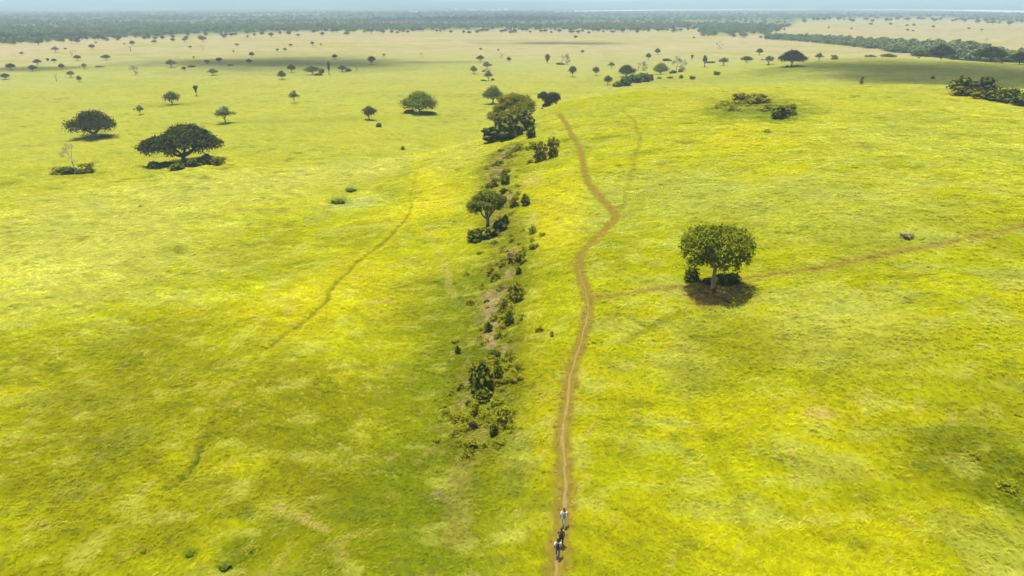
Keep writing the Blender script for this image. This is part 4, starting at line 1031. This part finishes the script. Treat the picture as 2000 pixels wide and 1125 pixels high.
GAL = [((1495, 72), 8), ((1560, 75), 10), ((1620, 79), 12), ((1680, 84), 14), ((1740, 90), 18), ((1790, 95), 22), ((1850, 98), 26), ((1900, 103), 26), ((1950, 112), 22), ((2000, 120), 22), ((2060, 128), 22)]
def gallery():
    pts = []; sc = []
    for (a, ha), (b, hb) in zip(GAL[:-1], GAL[1:]):
        for k in range(120):
            t_ = RNG.random(); px = a[0] + (b[0] - a[0]) * t_; py = a[1] + (b[1] - a[1]) * t_; hw = ha + (hb - ha) * t_
            q = at_z(px, py + RNG.uniform(-.15, .62) * hw, 0)
            dd = math.hypot(q[0], q[1])
            if dd < 640: continue
            q[2] = hgt(q[0], q[1], False)[0]
            hm = RNG.uniform(.45, 1.0) * hw * .62 * dd / F + 2.5
            pts.append(q - np.array([0, 0, .3])); wv = hm * RNG.uniform(.9, 1.5); sc.append((wv, wv, hm))
    instancer("gallery_forest", np.array(pts), np.array(sc), RNG.uniform(0, 6.28, len(pts)), WSRC[:5], "dark gallery forest winding behind the second hill on the right")
gallery()
for s_ in [(1838, 112, 50, 30, 'umbrella', "tall dark tree standing out of the middle of the gallery forest", 760), (1932, 126, 62, 30, 'umbrella', "broad flat dark tree in front of the gallery forest, right", 720), (1990, 128, 44, 24, 'umbrella', "dark tree of the gallery forest cut by the right edge", 700), (1955, 132, 30, 14, 'acacia_g', "low green tree before the broad flat dark tree", 690), (1795, 112, 34, 20, 'acacia_b', "dark tree left of the tall one in the gallery forest", 790), (1735, 107, 30, 12, 'acacia_g', "low green tree at the near edge of the gallery forest", 800), (1700, 110, 26, 10, 'pale', "pale low tree at the near left edge of the gallery forest", 810)]:
    place_tree(*s_[:6], "trees standing out of the gallery forest", dist=s_[6])

# ------------------------------------------------------------------ grass
def tuft_src(seed, nb=15, lean=.55):
    rng = np.random.default_rng(seed); V = []; Fc = []
    for i in range(nb):
        a = rng.random() * 6.28; rr = .42 * math.sqrt(rng.random()); x, y = rr * math.cos(a), rr * math.sin(a)
        h = .55 + .6 * rng.random(); dx = lean * h * (.6 + .6 * rng.random()) + rng.normal() * .16; dy = rng.normal() * .2
        wd = .055 + .05 * rng.random(); ta = rng.random() * 6.28; cx, cy = wd * math.cos(ta), wd * math.sin(ta)
        b = len(V)
        V += [(x - cx, y - cy, -.1), (x + cx, y + cy, -.1), (x + cx * .9 + dx * .35, y + cy * .9 + dy * .35, h * .62), (x - cx * .9 + dx * .35, y - cy * .9 + dy * .35, h * .62), (x + dx + cx * .25, y + dy, h), (x + dx - cx * .25, y + dy, h * .97)]
        Fc += [(b, b + 1, b + 2, b + 3), (b + 3, b + 2, b + 4, b + 5)]
    me = np_mesh("grass_tuft", V, Fc, [M_TUFT])
    return bpy.data.objects.new("grass_tuft", me)
TS = [tuft_src(400 + k, 15, (.25, .5, .7, .9)[k]) for k in range(4)]
def grass():
    n_ = 150000
    r = np.exp(RNG.uniform(math.log(38), math.log(400), n_)); az = RNG.uniform(-41, 41, n_) * math.pi / 180
    x = r * np.sin(az); y = r * np.cos(az)
    keep = np.ones(n_, bool)
    d = seg_dist(x, y, MAIN); keep &= (d > .42) & ((d > 1.3) | (RNG.random(n_) < .35))
    for f_ in (FUR, FUR_B): keep &= seg_dist(x, y, f_) > .35
    for f_ in (SIDE_E, SIDE_N): keep &= (seg_dist(x, y, f_) > .4) | (RNG.random(n_) < .6)
    keep &= RNG.random(n_) > sst(200, 390, r)
    dn = fbm(x / 5, y / 5, 501, 3); keep &= RNG.random(n_) < (.45 + .9 * sst(.35, .65, dn))
    x, y, r = x[keep], y[keep], r[keep]
    z = hgt(x, y)
    c = gcol(x, y) * RNG.uniform(.88, 1.34, len(x))[:, None]
    seed_ = RNG.random(len(x)) < .10
    c[seed_] = c[seed_] * .55 + PALE[None] * .5
    s = np.clip(r / 105, .42, 2.2) * RNG.uniform(.6, 1.25, len(x)) * .72
    hz = np.clip(s, .25, .5) * RNG.uniform(.25, .6, len(x))
    flow = fbm(x / 22, y / 22, 503, 2) * 7 + fbm(x / 6, y / 6, 505, 2) * 2.4 + RNG.normal(size=len(x)) * .45
    instancer("grass", np.stack([x, y, z], 1), np.stack([s, s, hz], 1), flow, TS, "tall yellow-green savanna grass covering the slopes", c)
    print("grass", len(x))
grass()

# ------------------------------------------------------------------ people on the path
def skin_obj(name, verts, edges, radii, material, parent, root=0, sub=1):
    me = bpy.data.meshes.new(name); bm = bmesh.new()
    ly = bm.verts.layers.skin.verify(); vs = []
    for v, r_ in zip(verts, radii):
        q = bm.verts.new(v); q[ly].radius = (r_[0], r_[1]) if isinstance(r_, tuple) else (r_, r_); vs.append(q)
    vs[root][ly].use_root = True
    for a, b in edges: bm.edges.new((vs[a], vs[b]))
    bm.to_mesh(me); bm.free(); me.materials.append(material)
    o = link(bpy.data.objects.new(name, me)); o.parent = parent
    sk = o.modifiers.new("skin", 'SKIN'); sk.use_smooth_shade = True; sk.branch_smoothing = .4
    ss = o.modifiers.new("smooth", 'SUBSURF'); ss.levels = sub; ss.render_levels = sub
    return o

def blob(name, pts, material, parent, seg=10, rings=8):
    """a closed rounded solid from ellipsoids joined into one mesh: (x,y,z,rx,ry,rz)"""
    bm = bmesh.new()
    for x, y, z, a, b, c in pts:
        bmesh.ops.create_uvsphere(bm, u_segments=seg, v_segments=rings, radius=1, matrix=Matrix.Translation((x, y, z)) @ Matrix.Diagonal((a, b, c, 1)))
    me = bpy.data.meshes.new(name); bm.to_mesh(me); bm.free(); me.materials.append(material)
    me.polygons.foreach_set('use_smooth', np.ones(len(me.polygons), bool))
    o = link(bpy.data.objects.new(name, me)); o.parent = parent
    return o

M_SKIN = plain_mat("skin", (.19, .095, .055), .6, .3, .08)
M_WHITE = plain_mat("white_cloth", (.78, .77, .74), .85, .1, .05)
M_BLACK = plain_mat("black_cloth", (.014, .014, .016), .8, .15, .2)
M_RUST = plain_mat("rust_cloth", (.16, .055, .035), .85, .1, .1)
M_GREY = plain_mat("grey_cloth", (.20, .22, .26), .85, .1, .1)
M_SLATE = plain_mat("slate_trousers", (.13, .14, .17), .85, .1, .1)
M_MINT = plain_mat("pale_trousers", (.50, .56, .47), .85, .1, .08)
M_HAIR = plain_mat("dark_hair", (.018, .013, .011), .6, .3, .2)
M_SHOE = plain_mat("pale_shoes", (.55, .54, .52), .7, .2, .1)
M_PACKG = plain_mat("pack_grey", (.16, .17, .20), .8, .2, .15)
M_PACKB = plain_mat("pack_black", (.022, .024, .022), .8, .2, .2)

def person(px, py, H, head, label, shirt, trousers, shoes, pack, pack_label, stride, hat=None):
    q = ground_at(px, py); nx = ground_at(px + (3 if stride > 0 else 2), py - 25)
    yaw = math.atan2(nx[1] - q[1], nx[0] - q[0]) - math.pi / 2
    e = link(bpy.data.objects.new("person", None)); e.location = (q[0], q[1], q[2] + .02); e.rotation_euler = (0, 0, yaw)
    k = H / 1.75; e.scale = (k, k, k)
    tag(e, label, "person", "walkers on the footpath")
    s = stride
    # local frame: +y forward, z up; skeleton joints
    J = [(0, 0, .95), (0, .01, 1.12), (0, .03, 1.30), (0, .05, 1.44), (0, .06, 1.53),           # pelvis, waist, chest, neck base, neck
         (0, .08, 1.60), (0, .08, 1.68),                                                           # skull
         (-.19, .04, 1.41), (-.25, .04 - s * .10, 1.15), (-.24, .16 - s * .14, .94),               # left arm
         (.19, .04, 1.41), (.25, .04 + s * .10, 1.15), (.24, .16 + s * .14, .94),
         (-.10, 0, .90), (-.105, s * .22, .50), (-.10, s * .20 - (.10 if s < 0 else 0), .09), (-.105, s * .20 + .13 - (.10 if s < 0 else 0), .045),
         (.10, 0, .90), (.105, -s * .22, .50), (.10, -s * .20 - (.10 if s > 0 else 0), .09), (.105, -s * .20 + .13 - (.10 if s > 0 else 0), .045)]
    R = [(.15, .105), (.13, .095), (.155, .11), (.10, .08), .055, .082, .08, .062, .045, .034, .062, .045, .034, .088, .062, .043, .036, .088, .062, .043, .036]
    E = [(0, 1), (1, 2), (2, 3), (3, 4), (4, 5), (5, 6), (3, 7), (7, 8), (8, 9), (3, 10), (10, 11), (11, 12), (0, 13), (13, 14), (14, 15), (15, 16), (0, 17), (17, 18), (18, 19), (19, 20)]
    for sd, wr in ((-1, 9), (1, 12)):                       # palms, four curled fingers and a thumb
        wx, wy, wz = J[wr]; pi = len(J)
        J.append((wx, wy + .02, wz - .07)); R.append((.036, .018)); E.append((wr, pi))
        for f, L in enumerate((.060, .072, .068, .052)):
            a = len(J); oy = -.03 + .02 * f
            J.append((wx + .004 * sd, wy + .02 - oy, wz - .07 - L * .6)); R.append(.009); E.append((pi, a))
            J.append((wx - .016 * sd, wy + .024 - oy, wz - .07 - L)); R.append(.008); E.append((a, a + 1))
        a = len(J); J.append((wx - .012 * sd, wy + .062, wz - .075)); R.append(.010); E.append((pi, a))
        J.append((wx - .022 * sd, wy + .072, wz - .105)); R.append(.009); E.append((a, a + 1))
    skin_obj("body", J, E, R, M_SKIN, e)
    # nose, ears and eyes sit on the head
    fc = blob("face", [(0, .172, 1.635, .014, .022, .02), (-.085, .075, 1.635, .012, .022, .032), (.085, .075, 1.635, .012, .022, .032), (0, .155, 1.585, .026, .01, .007)], M_SKIN, e, 8, 6)
    blob("eyes", [(-.03, .158, 1.655, .012, .008, .008), (.03, .158, 1.655, .012, .008, .008)], M_HAIR, e, 8, 6)
    blob("hair", [(0, .055, 1.685, .092, .10, .075), (0, .02, 1.64, .085, .07, .09)], M_HAIR, e)
    if hat: blob("hat", [(0, .065, 1.745, .105, .115, .06), (0, .07, 1.72, .17, .18, .014)], hat, e)
    def sub(name, ids, grow, m_, extra=0):
        mp = {i: n_ for n_, i in enumerate(ids)}
        ee = [(mp[a], mp[b]) for a, b in E if a in mp and b in mp]
        rr = [tuple(c + grow for c in R[i]) if isinstance(R[i], tuple) else R[i] + grow for i in ids]
        return skin_obj(name, [J[i] for i in ids], ee, rr, m_, e)
    sub("shirt", [0, 1, 2, 3, 7, 8, 10, 11], .022, shirt)
    sub("trousers", [0, 13, 14, 15, 17, 18, 19], .018, trousers)
    for a, b in ((15, 16), (19, 20)):
        x, y, z = J[a]; blob("shoe", [(x, y - .02, .055, .05, .07, .055), (x, y + .09, .045, .048, .10, .042)], shoes, e)
    if pack:
        b = link(bpy.data.objects.new("backpack", None)); b.location = e.location; b.rotation_euler = e.rotation_euler; b.scale = e.scale
        tag(b, pack_label, "backpack", "packs of the walkers")
        blob("bag", [(0, -.17, 1.24, .135, .11, .22), (0, -.18, 1.10, .13, .11, .14), (0, -.16, 1.38, .115, .09, .09)], pack, b)
        blob("pocket", [(0, -.27, 1.12, .095, .045, .10)], pack, b)
        for sx in (-1, 1):
            T = Tubes(6); T.tube([(sx * .09, -.12, 1.42), (sx * .105, .0, 1.50), (sx * .11, .13, 1.42), (sx * .11, .15, 1.25), (sx * .12, .02, 1.10), (sx * .11, -.12, 1.08)], [.016] * 6)
            o = link(bpy.data.objects.new("strap", T.mesh("strap", pack))); o.parent = b
person(1101, 1027, 1.78, 0, "foremost walker on the footpath, white shirt and pale green trousers", M_WHITE, M_MINT, M_SHOE, M_PACKG, "slim grey backpack on the foremost walker in white", 1)
person(1096, 1064, 1.74, 0, "middle walker on the footpath, rust-coloured top and black trousers", M_RUST, M_BLACK, M_BLACK, M_PACKB, "black backpack on the middle walker in the rust-coloured top", -1)
person(1089, 1087, 1.78, 0, "rearmost walker on the footpath, white shirt and slate-grey trousers", M_WHITE, M_SLATE, M_SHOE, M_PACKB, "black backpack against the white shirt of the rearmost walker", 1)

# ------------------------------------------------------------------ far settlement
M_WALL = plain_mat("whitewash", (.75, .73, .69), .8, .2, .05, .2); M_ROOF = plain_mat("tin_roof", (.66, .66, .66), .5, .4, .1, .2); M_DOOR = plain_mat("door_wood", (.08, .06, .05))
def house(px, py, wpx, hpx, label):
    q = at_z(px, py, 2); dep = depth_of(q); W = wpx * dep / F; Hh = hpx * dep / F * .75; D = W * .6
    e = link(bpy.data.objects.new("house", None)); e.location = (q[0], q[1], hgt(q[0], q[1], False)[0]); e.rotation_euler = (0, 0, random.uniform(-.3, .3))
    tag(e, label, "house", "white buildings of the far settlement")
    def box(bm, x0, x1, y0, y1, z0, z1):
        bmesh.ops.create_cube(bm, size=1, matrix=Matrix.Translation(((x0 + x1) / 2, (y0 + y1) / 2, (z0 + z1) / 2)) @ Matrix.Diagonal((x1 - x0, y1 - y0, z1 - z0, 1)))
    def fin(nm, bm, m_):
        me = bpy.data.meshes.new(nm); bm.to_mesh(me); bm.free(); me.materials.append(m_); o = link(bpy.data.objects.new(nm, me)); o.parent = e
    bm = bmesh.new(); box(bm, -W / 2, W / 2, -D / 2, D / 2, -1, Hh * .65); fin("wall", bm, M_WALL)
    bm = bmesh.new(); h0 = Hh * .65
    v = [bm.verts.new(p) for p in ((-W * .53, -D * .56, h0), (W * .53, -D * .56, h0), (W * .53, D * .56, h0), (-W * .53, D * .56, h0), (-W * .53, 0, Hh), (W * .53, 0, Hh))]
    for f in ((0, 1, 5, 4), (2, 3, 4, 5), (0, 4, 3), (1, 2, 5), (3, 2, 1, 0)): bm.faces.new([v[i] for i in f])
    fin("roof", bm, M_ROOF)
    bm = bmesh.new(); box(bm, -W * .06, W * .06, -D / 2 - .15, -D / 2 + .1, 0, h0 * .7); fin("door", bm, M_DOOR)
for i, (px, py, wp, hp) in enumerate([(804, 22.5, 7, 2), (813, 22.8, 6, 2), (826, 22, 8, 2), (834, 22.6, 5, 2), (872, 22, 5, 1.8), (892, 20, 6, 2.4), (889, 27, 7, 2), (920, 20.2, 7, 2), (930, 20.6, 6, 2), (950, 20.2, 6, 2), (962, 20, 8, 2.4), (976, 19.5, 5, 2), (988, 19.3, 8, 3.0), (972, 35, 4, 2.4), (940, 26.5, 9, 2)]):
    lab = "tiny pale building in the far settlement's left cluster" if px < 840 else ("small white house alone at the dark wood's edge below the settlement" if py > 30 else ("brightest white building at the right end of the far settlement" if px == 988 else "tiny pale building in the far settlement's right cluster"))
    house(px, py, wp, hp, lab)

# ------------------------------------------------------------------ clouds overhead: they throw the drifting shadows on the plain
m, t, o_ = mat("cloud_vapour")
df = N(t, 'ShaderNodeBsdfDiffuse'); df.inputs['Color'].default_value = (.9, .9, .9, 1)
tp = N(t, 'ShaderNodeBsdfTransparent'); sx = N(t, 'ShaderNodeMixShader'); sx.inputs['Fac'].default_value = .034
t.links.new(tp.outputs[0], sx.inputs[1]); t.links.new(df.outputs[0], sx.inputs[2]); t.links.new(sx.outputs[0], o_.inputs['Surface'])
M_CLOUD = m
def cloud(spots, seed, alt=470):
    """puffs above the sunward side of ground patches (photo pixel, half width m, half depth m)"""
    rng = np.random.default_rng(seed); bm = bmesh.new()
    for px, py, a, b in spots:
        q = ground_at(px, py); t_ = alt / SUN.z
        cx, cy = q[0] + SUN.x * t_, q[1] + SUN.y * t_
        for i in range(int(34 + a * b / 170)):
            th = rng.random() * 6.28; f = min(1.25, abs(rng.normal()) * .62 + .08)
            s = rng.uniform(.12, .30) * min(a, b) + 4
            bmesh.ops.create_icosphere(bm, subdivisions=2, radius=1, matrix=Matrix.Translation((cx + f * (a - s * .6) * math.cos(th), cy + f * (b - s * .6) * math.sin(th), alt + rng.uniform(0, .5) * s)) @ Matrix.Diagonal((s * 1.5, s * 1.2, s * .6, 1)))
    me = bpy.data.meshes.new("cloud"); bm.to_mesh(me); bm.free(); me.materials.append(M_CLOUD)
    o = link(bpy.data.objects.new("cloud", me)); tag(o, kind='structure')
cloud([(440, 122, 110, 95), (580, 122, 110, 120), (690, 125, 90, 70), (800, 122, 70, 22), (880, 120, 60, 14)], 1)
cloud([(30, 135, 60, 40), (100, 133, 45, 35)], 2)
cloud([(1060, 84, 90, 60), (1150, 85, 90, 50), (1100, 85, 70, 40), (950, 79, 120, 20)], 3)
cloud([(1640, 130, 60, 70), (1760, 135, 75, 95), (1900, 140, 80, 95), (2050, 150, 80, 100), (1700, 150, 60, 30), (1790, 157, 60, 28), (1880, 160, 60, 30), (1980, 168, 60, 34), (2080, 175, 60, 40)], 4)
cloud([(1950, 58, 260, 40)], 5)
cloud([(20, 76, 120, 90), (130, 74, 90, 50)], 6)
cloud([(860, 38, 350, 300), (960, 37, 300, 300)], 7)

# ------------------------------------------------------------------ haze: even air round the whole scene
bm = bmesh.new()
bmesh.ops.create_cube(bm, size=1, matrix=Matrix.Translation((0, 0, 200)) @ Matrix.Diagonal((84000, 84000, 420, 1)))
me = bpy.data.meshes.new("haze"); bm.to_mesh(me); bm.free()
m, t, o_ = mat("haze_air")
pv = N(t, 'ShaderNodeVolumePrincipled'); pv.inputs['Color'].default_value = (.70, .92, 1.0, 1); pv.inputs['Density'].default_value = .00018; pv.inputs['Anisotropy'].default_value = 0.0
t.links.new(pv.outputs[0], o_.inputs['Volume'])
me.materials.append(m)
hz = link(bpy.data.objects.new("haze", me)); tag(hz, "thin blue haze over the plain", kind='stuff')
